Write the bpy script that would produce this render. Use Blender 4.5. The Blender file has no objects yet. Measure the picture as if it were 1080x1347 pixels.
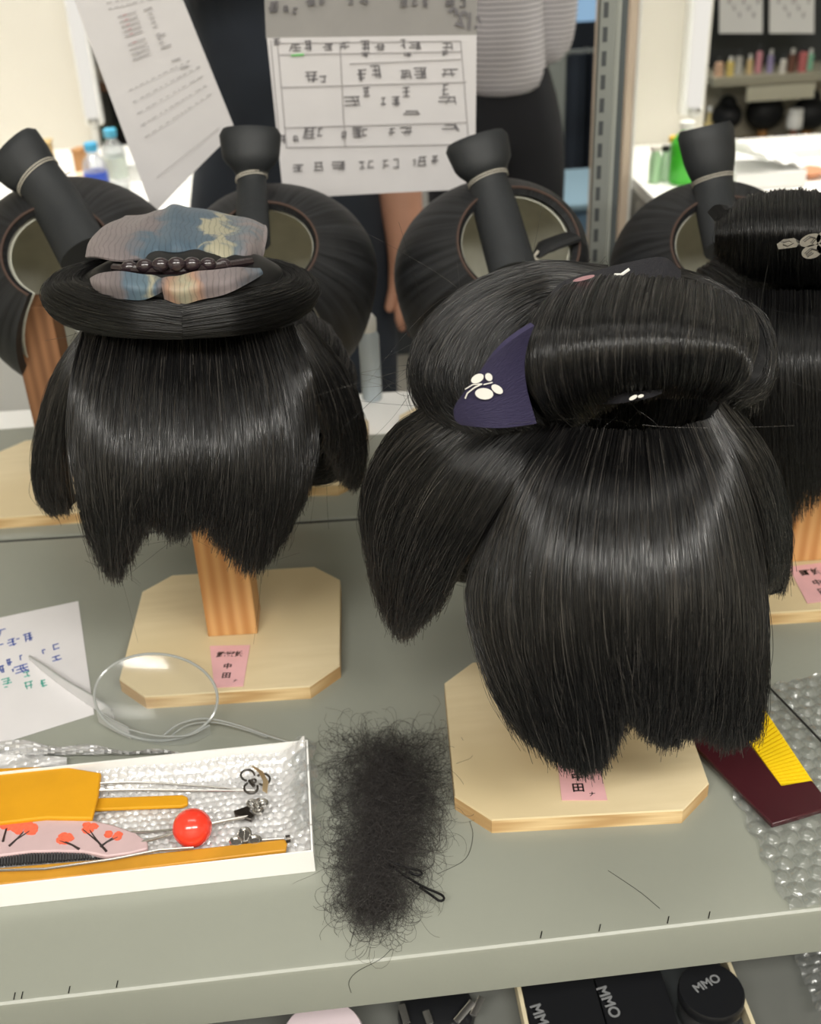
import bpy, bmesh, math, random
import numpy as np
from mathutils import Vector, Matrix
random.seed(7); RNG = np.random.default_rng(7)
scene = bpy.context.scene
COL = scene.collection
PI = math.pi

# ------------------------------------------------------------------ camera maths (1080 x 1347 frame)
F = 1507.4
YAW, PITCH, ROLL = .0758, .5428, -.0454
CAM = np.array([0, -.9449, .5688])
def cam_axes():
    cy, sy, cp, sp = math.cos(YAW), math.sin(YAW), math.cos(PITCH), math.sin(PITCH)
    f = np.array([sy*cp, cy*cp, -sp]); r = np.array([cy, -sy, 0]); u = np.cross(r, f)
    cr, sr = math.cos(ROLL), math.sin(ROLL)
    return np.array([cr*r+sr*u, -sr*r+cr*u, f])
AX = cam_axes()
def _ray(u, v): return AX.T @ np.array([(u-540)/F, -(v-673.5)/F, 1])
def far(u, v, Y): d = _ray(u, v); return CAM+d*(Y-CAM[1])/d[1]             # measured point of the photograph at depth Y
def at(u, v, Y): return far(u, v, 1.127*Y-.0147)                           # the same on the near bench
def atz(u, v, z): d = _ray(u, v); return CAM+d*(z-CAM[2])/d[2]

# ------------------------------------------------------------------ materials
def lin(c):
    return tuple((x/12.92 if x <= .04045 else ((x+.055)/1.055)**2.4) for x in [k/255 for k in c])
class NT:
    def __init__(s, name):
        s.m = bpy.data.materials.new(name); s.m.use_nodes = True; s.t = s.m.node_tree; s.t.nodes.clear()
        s.out = s.n('ShaderNodeOutputMaterial')
    def n(s, ty, **kw):
        x = s.t.nodes.new(ty)
        for k, v in kw.items():
            if isinstance(k, str) and hasattr(x, k): setattr(x, k, v)
        return x
    def l(s, a, b): s.t.links.new(a, b)
def P(name, rgb, rough=.5, metal=0, var=0, vscale=40, bump=0, bscale=200, spec=None, trans=0, alpha=1, coat=0, ior=None, stretch=None, sheen=0, emis=0):
    k = NT(name); b = k.n('ShaderNodeBsdfPrincipled'); k.l(b.outputs[0], k.out.inputs[0])
    c = lin(rgb)
    b.inputs['Base Color'].default_value = (*c, 1); b.inputs['Roughness'].default_value = rough; b.inputs['Metallic'].default_value = metal
    if spec is not None: b.inputs['Specular IOR Level'].default_value = spec
    b.inputs['Transmission Weight'].default_value = trans; b.inputs['Alpha'].default_value = alpha; b.inputs['Coat Weight'].default_value = coat
    b.inputs['Sheen Weight'].default_value = sheen
    if ior: b.inputs['IOR'].default_value = ior
    if emis: b.inputs['Emission Color'].default_value = (*c, 1); b.inputs['Emission Strength'].default_value = emis
    if var or bump:
        tc = k.n('ShaderNodeTexCoord'); mp = k.n('ShaderNodeMapping'); k.l(tc.outputs['Object'], mp.inputs[0])
        if stretch: mp.inputs['Scale'].default_value = stretch
    if var:
        nz = k.n('ShaderNodeTexNoise'); nz.inputs['Scale'].default_value = vscale; nz.inputs['Detail'].default_value = 5; k.l(mp.outputs[0], nz.inputs[0])
        r = k.n('ShaderNodeValToRGB'); k.l(nz.outputs[0], r.inputs[0])
        r.color_ramp.elements[0].position = .3; r.color_ramp.elements[1].position = .7
        r.color_ramp.elements[0].color = (*[x*(1-var) for x in c], 1); r.color_ramp.elements[1].color = (*[min(1, x*(1+var)) for x in c], 1)
        k.l(r.outputs[0], b.inputs['Base Color'])
    if bump:
        nz = k.n('ShaderNodeTexNoise'); nz.inputs['Scale'].default_value = bscale; nz.inputs['Detail'].default_value = 3; k.l(mp.outputs[0], nz.inputs[0])
        bp = k.n('ShaderNodeBump'); bp.inputs['Strength'].default_value = bump; bp.inputs['Distance'].default_value = .002
        k.l(nz.outputs[0], bp.inputs['Height']); k.l(bp.outputs[0], b.inputs['Normal'])
    return k.m
def emit(name, rgb, s):
    k = NT(name); e = k.n('ShaderNodeEmission'); e.inputs[0].default_value = (*lin(rgb), 1); e.inputs[1].default_value = s; k.l(e.outputs[0], k.out.inputs[0]); return k.m
def wood(name, a, b, axis, freq=60, ring=4, rough=.5, dist=3):
    k = NT(name); p = k.n('ShaderNodeBsdfPrincipled'); k.l(p.outputs[0], k.out.inputs[0]); p.inputs['Roughness'].default_value = rough
    tc = k.n('ShaderNodeTexCoord'); mp = k.n('ShaderNodeMapping'); k.l(tc.outputs['Object'], mp.inputs[0]); mp.inputs['Scale'].default_value = axis
    n1 = k.n('ShaderNodeTexNoise'); n1.inputs['Scale'].default_value = freq; n1.inputs['Detail'].default_value = 6; k.l(mp.outputs[0], n1.inputs[0])
    w = k.n('ShaderNodeTexWave'); w.inputs['Scale'].default_value = ring; w.inputs['Distortion'].default_value = dist; w.inputs['Detail'].default_value = 2; k.l(mp.outputs[0], w.inputs[0])
    mx = k.n('ShaderNodeMath', operation='MULTIPLY'); k.l(n1.outputs[0], mx.inputs[0]); k.l(w.outputs['Fac'], mx.inputs[1])
    ad = k.n('ShaderNodeMath', operation='ADD'); k.l(mx.outputs[0], ad.inputs[0]); ad.inputs[1].default_value = .12
    r = k.n('ShaderNodeValToRGB'); k.l(ad.outputs[0], r.inputs[0])
    r.color_ramp.elements[0].color = (*lin(a), 1); r.color_ramp.elements[1].color = (*lin(b), 1); r.color_ramp.elements[0].position = .05; r.color_ramp.elements[1].position = .8
    k.l(r.outputs[0], p.inputs['Base Color'])
    return k.m
def clear_film(name, tint=(1, 1, 1), white=.12, gloss=.2, rough=.12):
    k = NT(name)
    tr = k.n('ShaderNodeBsdfTransparent'); tr.inputs[0].default_value = (*tint, 1)
    df = k.n('ShaderNodeBsdfDiffuse'); df.inputs[0].default_value = (.9, .9, .9, 1)
    gl = k.n('ShaderNodeBsdfGlossy'); gl.inputs['Roughness'].default_value = rough
    m1 = k.n('ShaderNodeMixShader'); m1.inputs[0].default_value = white; k.l(tr.outputs[0], m1.inputs[1]); k.l(df.outputs[0], m1.inputs[2])
    lw = k.n('ShaderNodeLayerWeight'); lw.inputs[0].default_value = .35
    mm = k.n('ShaderNodeMath', operation='MULTIPLY_ADD'); k.l(lw.outputs['Facing'], mm.inputs[0]); mm.inputs[1].default_value = gloss*2; mm.inputs[2].default_value = gloss*.5; mm.use_clamp = True
    m2 = k.n('ShaderNodeMixShader'); k.l(mm.outputs[0], m2.inputs[0]); k.l(m1.outputs[0], m2.inputs[1]); k.l(gl.outputs[0], m2.inputs[2])
    k.l(m2.outputs[0], k.out.inputs[0]); return k.m
def hair_surface(name, rgb=(17, 16, 17), rough=.36, su=260):
    """Combed hair: fine lines along the strands by way of the surface's own uv."""
    k = NT(name); b = k.n('ShaderNodeBsdfPrincipled'); k.l(b.outputs[0], k.out.inputs[0])
    uv = k.n('ShaderNodeUVMap'); mp = k.n('ShaderNodeMapping'); k.l(uv.outputs[0], mp.inputs[0]); mp.inputs['Scale'].default_value = (su, 1.5, 1)
    nz = k.n('ShaderNodeTexNoise'); nz.inputs['Scale'].default_value = 1; nz.inputs['Detail'].default_value = 4; k.l(mp.outputs[0], nz.inputs[0])
    r = k.n('ShaderNodeValToRGB'); k.l(nz.outputs[0], r.inputs[0]); c = lin(rgb)
    r.color_ramp.elements[0].color = (*[x*.45 for x in c], 1); r.color_ramp.elements[1].color = (*[x*1.7 for x in c], 1); r.color_ramp.elements[0].position = .35; r.color_ramp.elements[1].position = .7
    k.l(r.outputs[0], b.inputs['Base Color']); b.inputs['Roughness'].default_value = rough; b.inputs['Specular IOR Level'].default_value = .35
    bp = k.n('ShaderNodeBump'); bp.inputs['Strength'].default_value = .7; bp.inputs['Distance'].default_value = .0012
    k.l(nz.outputs[0], bp.inputs['Height']); k.l(bp.outputs[0], b.inputs['Normal']); return k.m
def hair_fibre(name, dark=(7, 7, 8), mid=(22, 21, 21), pale=(66, 63, 60), rough=.27):
    """Single hairs: mostly black, some lighter ones that catch the light."""
    k = NT(name); p = k.n('ShaderNodeBsdfPrincipled'); p.inputs['Roughness'].default_value = rough; p.inputs['Specular IOR Level'].default_value = .68
    hi = k.n('ShaderNodeHairInfo'); r = k.n('ShaderNodeValToRGB'); k.l(hi.outputs['Random'], r.inputs[0]); e = r.color_ramp.elements
    e[0].position = .55; e[0].color = (*lin(dark), 1); e[1].position = .82; e[1].color = (*lin(mid), 1); x = e.new(.97); x.color = (*lin(pale), 1)
    k.l(r.outputs[0], p.inputs['Base Color'])
    mr = k.n('ShaderNodeMapRange'); k.l(hi.outputs['Random'], mr.inputs[0]); mr.inputs[3].default_value = rough+.2; mr.inputs[4].default_value = rough-.1; k.l(mr.outputs[0], p.inputs['Roughness'])
    k.l(p.outputs[0], k.out.inputs[0]); return k.m
def print_silk(name, stops):
    """Dyed silk: broad colour areas across the piece with fine line drawing over them."""
    k = NT(name); b = k.n('ShaderNodeBsdfPrincipled'); k.l(b.outputs[0], k.out.inputs[0]); b.inputs['Roughness'].default_value = .65; b.inputs['Sheen Weight'].default_value = .1
    tc = k.n('ShaderNodeTexCoord'); n1 = k.n('ShaderNodeTexNoise'); n1.inputs['Scale'].default_value = 42; n1.inputs['Detail'].default_value = 2.5; n1.inputs['Distortion'].default_value = .5; k.l(tc.outputs['Object'], n1.inputs[0])
    uv = k.n('ShaderNodeUVMap'); sx = k.n('ShaderNodeSeparateXYZ'); k.l(uv.outputs[0], sx.inputs[0])
    ma = k.n('ShaderNodeMath', operation='MULTIPLY_ADD'); k.l(n1.outputs[0], ma.inputs[0]); ma.inputs[1].default_value = .55; k.l(sx.outputs[0], ma.inputs[2]); sb = k.n('ShaderNodeMath', operation='SUBTRACT'); k.l(ma.outputs[0], sb.inputs[0]); sb.inputs[1].default_value = .275
    r = k.n('ShaderNodeValToRGB'); k.l(sb.outputs[0], r.inputs[0]); e = r.color_ramp.elements
    e[0].position = stops[0][0]; e[0].color = (*lin(stops[0][1]), 1); e[1].position = stops[-1][0]; e[1].color = (*lin(stops[-1][1]), 1)
    for q, c in stops[1:-1]: x = e.new(q); x.color = (*lin(c), 1)
    w = k.n('ShaderNodeTexWave', wave_type='BANDS'); w.inputs['Scale'].default_value = 95; w.inputs['Distortion'].default_value = 9; w.inputs['Detail'].default_value = 2; w.inputs['Detail Scale'].default_value = .5; k.l(tc.outputs['Object'], w.inputs[0])
    mr = k.n('ShaderNodeMapRange'); k.l(w.outputs['Fac'], mr.inputs[0]); mr.inputs[1].default_value = .0; mr.inputs[2].default_value = .22; mr.inputs[3].default_value = .7; mr.inputs[4].default_value = 1
    mx = k.n('ShaderNodeMix', data_type='RGBA', blend_type='MULTIPLY'); mx.inputs[0].default_value = 1; k.l(r.outputs[0], mx.inputs[6]); k.l(mr.outputs[0], mx.inputs[7]); k.l(mx.outputs[2], b.inputs['Base Color'])
    bp = k.n('ShaderNodeBump'); bp.inputs['Strength'].default_value = .4; bp.inputs['Distance'].default_value = .0015; k.l(n1.outputs[0], bp.inputs['Height']); k.l(bp.outputs[0], b.inputs['Normal'])
    return k.m
def crepe(name, rgb):
    k = NT(name); b = k.n('ShaderNodeBsdfPrincipled'); k.l(b.outputs[0], k.out.inputs[0]); b.inputs['Roughness'].default_value = .75; b.inputs['Sheen Weight'].default_value = .0
    b.inputs['Base Color'].default_value = (*lin(rgb), 1)
    uv = k.n('ShaderNodeUVMap'); mp = k.n('ShaderNodeMapping'); k.l(uv.outputs[0], mp.inputs[0]); mp.inputs['Scale'].default_value = (75, 14, 1)
    n1 = k.n('ShaderNodeTexNoise'); n1.inputs['Scale'].default_value = 1; k.l(mp.outputs[0], n1.inputs[0])
    bp = k.n('ShaderNodeBump'); bp.inputs['Strength'].default_value = .8; bp.inputs['Distance'].default_value = .0008; k.l(n1.outputs[0], bp.inputs['Height']); k.l(bp.outputs[0], b.inputs['Normal'])
    return k.m
def stripes(name, a, b, scale, duty=.3):
    k = NT(name); p = k.n('ShaderNodeBsdfPrincipled'); k.l(p.outputs[0], k.out.inputs[0]); p.inputs['Roughness'].default_value = .8
    tc = k.n('ShaderNodeTexCoord'); w = k.n('ShaderNodeTexWave', bands_direction='Z'); w.inputs['Scale'].default_value = scale; w.inputs['Distortion'].default_value = .6; w.inputs['Detail'].default_value = 0; k.l(tc.outputs['Object'], w.inputs[0])
    r = k.n('ShaderNodeValToRGB'); r.color_ramp.elements[0].position = duty; r.color_ramp.elements[1].position = duty+.12
    r.color_ramp.elements[0].color = (*lin(b), 1); r.color_ramp.elements[1].color = (*lin(a), 1); k.l(w.outputs['Fac'], r.inputs[0]); k.l(r.outputs[0], p.inputs['Base Color']); return k.m
def mirror_mat(name):
    k = NT(name); g = k.n('ShaderNodeBsdfGlossy'); g.inputs[0].default_value = (.93, .945, .94, 1); g.inputs['Roughness'].default_value = 0
    d = k.n('ShaderNodeBsdfDiffuse'); d.inputs[0].default_value = (.55, .6, .66, 1); m = k.n('ShaderNodeMixShader'); m.inputs[0].default_value = .05
    k.l(g.outputs[0], m.inputs[1]); k.l(d.outputs[0], m.inputs[2]); k.l(m.outputs[0], k.out.inputs[0]); return k.m

M = dict(
    hair=hair_surface('combed_black_hair', (9, 9, 10), .45), hair_soft=hair_surface('soft_black_hair', (34, 35, 37), .55, 70),  # hair_soft: black paled in colour for the haze over distant hair
    fibre=hair_fibre('black_hair_fibre'), fibre_dark=hair_fibre('darkest_hair_fibre', (4, 4, 5), (10, 10, 11), (30, 29, 28), .34),  # fibre_dark: same black hair with its painted glints turned down
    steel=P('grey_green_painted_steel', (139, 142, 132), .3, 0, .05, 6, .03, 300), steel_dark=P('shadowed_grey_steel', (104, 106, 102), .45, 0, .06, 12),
    gap=P('dark_gasket', (22, 22, 22), .6), alu=P('brushed_aluminium', (190, 190, 186), .3, .9),
    ply=wood('pale_plywood', (210, 192, 152), (228, 212, 176), (1, 6, 6), 16, .8, .5, 6), ply_edge=wood('plywood_edge', (184, 146, 96), (232, 206, 158), (2, 2, 90), 6, 2, .6),
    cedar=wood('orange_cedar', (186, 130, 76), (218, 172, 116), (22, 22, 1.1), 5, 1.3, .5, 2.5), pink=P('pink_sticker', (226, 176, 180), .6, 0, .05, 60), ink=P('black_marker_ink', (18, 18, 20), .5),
    paper=P('white_paper', (214, 212, 214), .7, 0, .02, 30), paper_grey=P('grey_translucent_paper', (150, 148, 146), .7, 0, .05, 20), blue_ink=P('blue_marker_ink', (44, 72, 150), .6), green_ink=P('green_marker_ink', (60, 150, 136), .6), grey_ink=P('pencil_grey_ink', (112, 110, 114), .7), red_ink=P('faded_red_ink', (170, 120, 124), .7), lime=P('green_highlighter', (120, 196, 120), .6),
    card=P('white_card', (236, 236, 234), .5), bubble=clear_film('bubble_wrap_film', (.93, .94, .94), .05, .12, .2), bubble_in=clear_film('bubble_wrap_lining', (1, 1, 1), .42, .24, .14), film=clear_film('clear_plastic_film', (1, 1, 1), .10, .22, .1),
    clear=clear_film('clear_hard_plastic', (.97, .98, .98), .05, .07, .12), rim=P('clear_plastic_edge', (180, 184, 182), .12, 0, trans=.35, spec=.8), tie_white=clear_film('frosted_plastic_film', (.86, .87, .87), .55, .28, .2),
    amber=P('amber_plastic', (208, 150, 28), .5, 0, .07, 30, spec=.2), amber_dark=P('dark_amber_plastic', (192, 138, 44), .4, 0, .12, 40, spec=.3), silver=P('polished_silver', (196, 194, 190), .25, .92), silver_dark=P('tarnished_silver', (104, 100, 96), .35, 1, .2, 200), gold=P('pale_gold_metal', (196, 172, 134), .35, .7),
    coral=P('coral_red_bead', (238, 62, 44), .2, 0, coat=.5), lilac=P('pinkish_lilac_lacquer', (196, 170, 172), .35, 0, .04, 80), orange=P('orange_red_paint', (232, 104, 76), .5, 0, .15, 400), dark_paint=P('dark_brown_paint', (46, 38, 38), .5), teeth_dark=P('dark_horn_teeth', (52, 52, 54), .3),
    maroon=P('dark_maroon_plastic', (62, 24, 30), .25, 0, .06, 30), yellow=P('bright_yellow_plastic', (240, 204, 24), .35), pin=P('black_hairpin_metal', (28, 28, 30), .35, .6),
    black_pack=P('black_packaging', (24, 25, 28), .38), lettering=P('silver_grey_lettering', (128, 130, 132), .4), cream=P('cream_card_edge', (216, 204, 172), .6), pinkbox=P('pale_pink_plastic', (222, 206, 212), .5),
    silk=print_silk('printed_silk', [(0, (118, 108, 108)), (.26, (104, 97, 99)), (.34, (70, 88, 102)), (.52, (62, 82, 98)), (.60, (70, 88, 102)), (.64, (150, 146, 124)), (.70, (150, 146, 124)), (.74, (84, 98, 108)), (.84, (118, 108, 108)), (1, (104, 97, 99))]), silk_left=print_silk('printed_silk_left', [(0, (118, 108, 108)), (.4, (104, 97, 99)), (.5, (70, 88, 102)), (.7, (78, 98, 110)), (.76, (150, 146, 124)), (.84, (70, 88, 102)), (1, (118, 108, 108))]), silk_right=print_silk('printed_silk_right', [(0, (104, 97, 99)), (.2, (150, 118, 98)), (.34, (150, 146, 124)), (.45, (150, 118, 98)), (.55, (118, 108, 108)), (.8, (104, 97, 99)), (1, (70, 88, 102))]), purple=crepe('dark_purple_crepe', (40, 35, 66)), navy_crepe=crepe('navy_crepe', (14, 14, 24)), motif=P('white_dyed_motif', (222, 220, 214), .8), motif_pink=P('pale_pink_dyed_motif', (170, 130, 134), .8), cord=P('dark_plum_cord', (44, 34, 38), .25, 0, coat=.4),
    lining=P('pale_grey_net', (204, 204, 190), .9, 0, .12, 30), block=P('head_block_felt', (176, 172, 158), .9, 0, .1, 30), string=P('white_paper_string', (206, 200, 186), .6), brass=P('brown_cap_edge', (66, 48, 40), .7),
    wall=P('cream_wall_paint', (214, 208, 192), .8, 0, .02, 3), floor=P('dark_grey_vinyl', (92, 94, 96), .35, 0, .1, 4), ceil=P('white_ceiling_board', (226, 226, 222), .8),
    panel=P('ivory_laminate', (220, 216, 205), .45, 0, .02, 5), white=P('white_laminate', (238, 238, 234), .4), glow=emit('lit_diffuser', (255, 250, 240), 3.2), tube=emit('lit_vanity_tube', (255, 250, 240), .85), mirror=mirror_mat('silvered_glass'), dark_glass=P('dark_mirror_glass', (46, 48, 48), .12, .3),
    upright=P('galvanised_upright', (140, 144, 140), .5, .2), slot=P('dark_slot', (70, 74, 76), .6), navy=P('navy_cloth', (42, 48, 58), .9, 0, .12, 14, .2, 60), black_cloth=P('black_cloth', (27, 28, 33), .9, 0, .1, 14), striped=stripes('striped_jersey', (204, 201, 204), (132, 130, 138), 33, .2), skin=P('skin', (196, 146, 122), .5, 0, .05, 20), shoe=P('black_shoe', (24, 24, 24), .5),
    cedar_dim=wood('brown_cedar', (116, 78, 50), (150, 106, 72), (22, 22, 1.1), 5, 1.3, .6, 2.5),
    hair_far=P('soft_dark_hair', (34, 37, 40), .6, 0, .12, 50, .15, 160, stretch=(1, 1, .15)), net_brown=P('brown_hair_net', (112, 80, 58), .8, 0, .2, 60),  # hair_far: bluish haze of distance put into the hair colour
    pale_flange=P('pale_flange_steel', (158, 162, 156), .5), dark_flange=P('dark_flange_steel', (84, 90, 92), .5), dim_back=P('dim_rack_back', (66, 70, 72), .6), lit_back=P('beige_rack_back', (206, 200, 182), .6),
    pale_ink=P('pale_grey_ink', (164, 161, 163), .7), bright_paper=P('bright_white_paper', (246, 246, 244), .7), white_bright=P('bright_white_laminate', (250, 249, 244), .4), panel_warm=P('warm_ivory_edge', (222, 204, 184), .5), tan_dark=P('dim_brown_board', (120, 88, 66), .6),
    phone=P('black_phone_glass', (14, 14, 16), .15), blue=P('blue_plastic', (44, 120, 190), .35), label_blue=P('blue_bottle_label', (50, 84, 190), .4), pet=clear_film('bottle_plastic', (.92, .95, .97), .25, .2, .08), green=P('bright_green_plastic', (70, 190, 50), .3, 0, trans=.2), tan=P('tan_wood_box', (200, 172, 120), .6), pinkcloth=P('pink_tissue_pack', (226, 150, 160), .7), sky=emit('daylit_pane', (150, 185, 215), .9), blueglow=P('blue_floor_mat', (110, 140, 165), .3),
)

# ------------------------------------------------------------------ mesh helpers
class MB:
    """Collects shapes for ONE mesh object."""
    def __init__(s): s.v = []; s.f = []; s.uv = {}; s.mi = []; s.cm = 0
    def add(s, vs, fs, uvs=None):
        o = len(s.v); s.v += [tuple(map(float, p)) for p in vs]
        for i, f in enumerate(fs):
            s.f.append([o+k for k in f]); s.mi.append(s.cm)
            if uvs is not None: s.uv[len(s.f)-1] = [uvs[k] for k in f]
        return s
    def box(s, lo, hi, R=None, c=None):
        x0, y0, z0 = lo; x1, y1, z1 = hi
        vs = np.array([(x0,y0,z0),(x1,y0,z0),(x1,y1,z0),(x0,y1,z0),(x0,y0,z1),(x1,y0,z1),(x1,y1,z1),(x0,y1,z1)], float)
        if R is not None: vs = vs @ np.asarray(R).T
        if c is not None: vs = vs+np.asarray(c)
        return s.add(vs, [(3,2,1,0),(4,5,6,7),(0,1,5,4),(1,2,6,5),(2,3,7,6),(3,0,4,7)])
    def prism(s, poly, lo, hi, fn=None):
        """poly: list of (x, y) counter-clockwise, extruded from z=lo to z=hi, then mapped by fn."""
        n = len(poly); vs = [(x, y, lo) for x, y in poly]+[(x, y, hi) for x, y in poly]
        if fn: vs = [fn(*p) for p in vs]
        return s.add(vs, [tuple(range(n-1, -1, -1)), tuple(range(n, 2*n))]+[(i, (i+1) % n, n+(i+1) % n, n+i) for i in range(n)])
    def tube(s, pts, r, n=8, cap=True, flat=1, up=None):
        pts = np.asarray(pts, float); K = len(pts); r = np.broadcast_to(np.asarray(r, float), (K,))
        T = np.gradient(pts, axis=0); T /= np.linalg.norm(T, axis=1)[:, None]+1e-12
        a = np.array(up if up is not None else ((0, 0, 1) if abs(T[0][2]) < .9 else (1, 0, 0)), float); vs = []
        for i in range(K):
            a = a-T[i]*np.dot(a, T[i]); a /= np.linalg.norm(a)+1e-12; b = np.cross(T[i], a)
            for j in range(n):
                t = 2*PI*j/n; vs.append(pts[i]+r[i]*(math.cos(t)*a*flat+math.sin(t)*b))
        fs = [(i*n+j, i*n+(j+1) % n, (i+1)*n+(j+1) % n, (i+1)*n+j) for i in range(K-1) for j in range(n)]
        if cap: fs += [tuple(range(n-1, -1, -1)), tuple(range((K-1)*n, K*n))]
        return s.add(vs, fs, [(k % n/n, k//n/max(1, K-1)) for k in range(K*n)])
    def ring(s, pts, r, n=8):
        pts = [np.asarray(p, float) for p in pts]; K = len(pts); P_ = np.array(pts); T = np.roll(P_, -1, 0)-np.roll(P_, 1, 0); T /= np.linalg.norm(T, axis=1)[:, None]
        c = P_.mean(0); vs = []
        for i in range(K):
            a = P_[i]-c; a -= T[i]*np.dot(a, T[i]); a /= np.linalg.norm(a)+1e-12; b = np.cross(T[i], a)
            for j in range(n): t = 2*PI*j/n; vs.append(P_[i]+r*(math.cos(t)*a+math.sin(t)*b))
        return s.add(vs, [(i*n+j, i*n+(j+1) % n, (i+1) % K*n+(j+1) % n, (i+1) % K*n+j) for i in range(K) for j in range(n)])
    def lathe(s, prof, c=(0, 0, 0), n=24, R=None):
        K = len(prof); vs = np.array([(r*math.cos(2*PI*j/n), r*math.sin(2*PI*j/n), z) for r, z in prof for j in range(n)])
        if R is not None: vs = vs @ np.asarray(R).T
        vs = vs+np.asarray(c)
        fs = [(i*n+j, i*n+(j+1) % n, (i+1)*n+(j+1) % n, (i+1)*n+j) for i in range(K-1) for j in range(n)]
        fs += [tuple(range(n-1, -1, -1)), tuple(range((K-1)*n, K*n))]
        return s.add(vs, fs)
    def ell(s, c, rx, ry, rz, n=20, m=12, R=None):
        pr = [(math.sin(PI*i/m), -math.cos(PI*i/m)) for i in range(m+1)]; pr[0] = (.01, -1); pr[-1] = (.01, 1)
        A = np.diag([rx, ry, rz]); A = np.asarray(R) @ A if R is not None else A
        return s.lathe(pr, c, n, A)
    def grid(s, G, closed_u=False):
        U, V = G.shape[:2]; vs = G.reshape(-1, 3); q = U if closed_u else U-1
        return s.add(vs, [(i*V+j, (i+1) % U*V+j, (i+1) % U*V+j+1, i*V+j+1) for i in range(q) for j in range(V-1)], [(i/max(1, U-1), j/max(1, V-1)) for i in range(U) for j in range(V)])
    def slab(s, G, t, inside=None):
        """a sheet of grid points made solid: a second layer lies t behind it."""
        G = np.asarray(G, float); U, V = G.shape[:2]
        du = np.gradient(G, axis=0); dv = np.gradient(G, axis=1); N = np.cross(du, dv); N /= np.linalg.norm(N, axis=2)[:, :, None]+1e-12
        if inside is not None:
            sg = np.sign(((G-np.asarray(inside))*N).sum(2).mean()); N = N*(sg if sg else 1)
        I = G-N*t; o = []
        flip = inside is not None and ((np.cross(du, dv)*N).sum() < 0)
        n = U*V; vs = np.concatenate([G.reshape(-1, 3), I.reshape(-1, 3)]); fs = []
        for i in range(U-1):
            for j in range(V-1):
                q = (i*V+j, (i+1)*V+j, (i+1)*V+j+1, i*V+j+1)
                fs += [q[::-1] if flip else q, tuple(n+k for k in (q if flip else q[::-1]))]
        rim = [i*V for i in range(U)]+[(U-1)*V+j for j in range(1, V)]+[i*V+V-1 for i in range(U-2, -1, -1)]+[j for j in range(V-2, 0, -1)]
        for a, b in zip(rim, rim[1:]+rim[:1]): fs.append((b, a, n+a, n+b) if not flip else (a, b, n+b, n+a))
        uv = [(i/max(1, U-1), j/max(1, V-1)) for i in range(U) for j in range(V)]
        return s.add(vs, fs, uv+uv)
    def build(s, name, mats, parent=None, smooth=True, origin=None, bevel=0, sub=0, angle=40):
        me = bpy.data.meshes.new(name); o = bpy.data.objects.new(name, me); COL.objects.link(o)
        org = np.zeros(3)
        if parent is not None:
            org = np.array(parent.get('_o', (0, 0, 0)), float); o.parent = parent; o['_o'] = tuple(org); MADE.append(o)
        elif origin is not None: org = np.asarray(origin, float); o.location = tuple(org); o['_o'] = tuple(org); MADE.append(o)
        me.from_pydata([tuple(np.array(p)-org) for p in s.v], [], s.f)
        for m in (mats if isinstance(mats, (list, tuple)) else [mats]): me.materials.append(m)
        me.polygons.foreach_set('material_index', s.mi)
        if s.uv:
            ul = me.uv_layers.new(name='UVMap')
            for p in me.polygons:
                q = s.uv.get(p.index)
                if q:
                    for li, c in zip(p.loop_indices, q): ul.data[li].uv = c
        if smooth:
            me.polygons.foreach_set('use_smooth', [True]*len(me.polygons))
            try: me.set_sharp_from_angle(angle=math.radians(angle))
            except Exception: pass
        if bevel:
            b = o.modifiers.new('b', 'BEVEL'); b.width = bevel; b.segments = 2; b.limit_method = 'ANGLE'
        if sub:
            q = o.modifiers.new('s', 'SUBSURF'); q.levels = sub; q.render_levels = sub
        me.update(); return o
MADE = []
def tag(o, label, cat, group=None):
    o['label'] = label; o['category'] = cat
    if group: o['group'] = group
    return o
def thing(name, label, cat, loc, group=None):
    o = bpy.data.objects.new(name, None); COL.objects.link(o); o.empty_display_size = .02
    o.location = tuple(map(float, loc)); o['_o'] = tuple(map(float, loc)); MADE.append(o)
    return tag(o, label, cat, group)
def struct(o): o['kind'] = 'structure'; return o
def copy_tree(o, parent=None):
    c = o.copy(); COL.objects.link(c); MADE.append(c)
    if parent is not None: c.parent = parent
    for ch in list(o.children): copy_tree(ch, c)
    return c
def text(body, size, mtx, mat, parent, name='lettering', space=1):
    c = bpy.data.curves.new(name, 'FONT'); c.body = body; c.size = size; c.align_x = 'CENTER'; c.align_y = 'CENTER'; c.space_line = space; c.offset = size*.028
    q = bpy.data.objects.new(name, c); COL.objects.link(q); dg = bpy.context.evaluated_depsgraph_get(); me = bpy.data.meshes.new_from_object(q.evaluated_get(dg)); bpy.data.objects.remove(q)
    me.materials.clear(); me.materials.append(mat); me.name = name; o = bpy.data.objects.new(name, me); COL.objects.link(o)
    o.parent = parent; org = Vector(parent.get('_o', (0, 0, 0))); o.matrix_local = Matrix.Translation(-org) @ mtx
    return o
def frame(o, x, y):
    """4x4 matrix with origin o and given x and (roughly) y directions."""
    x = Vector(x).normalized(); y = Vector(y); z = x.cross(y).normalized(); y = z.cross(x)
    return Matrix(((x.x, y.x, z.x, o[0]), (x.y, y.y, z.y, o[1]), (x.z, y.z, z.z, o[2]), (0, 0, 0, 1)))
def rotz(a): return np.array([(math.cos(a), -math.sin(a), 0), (math.sin(a), math.cos(a), 0), (0, 0, 1)])
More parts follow.
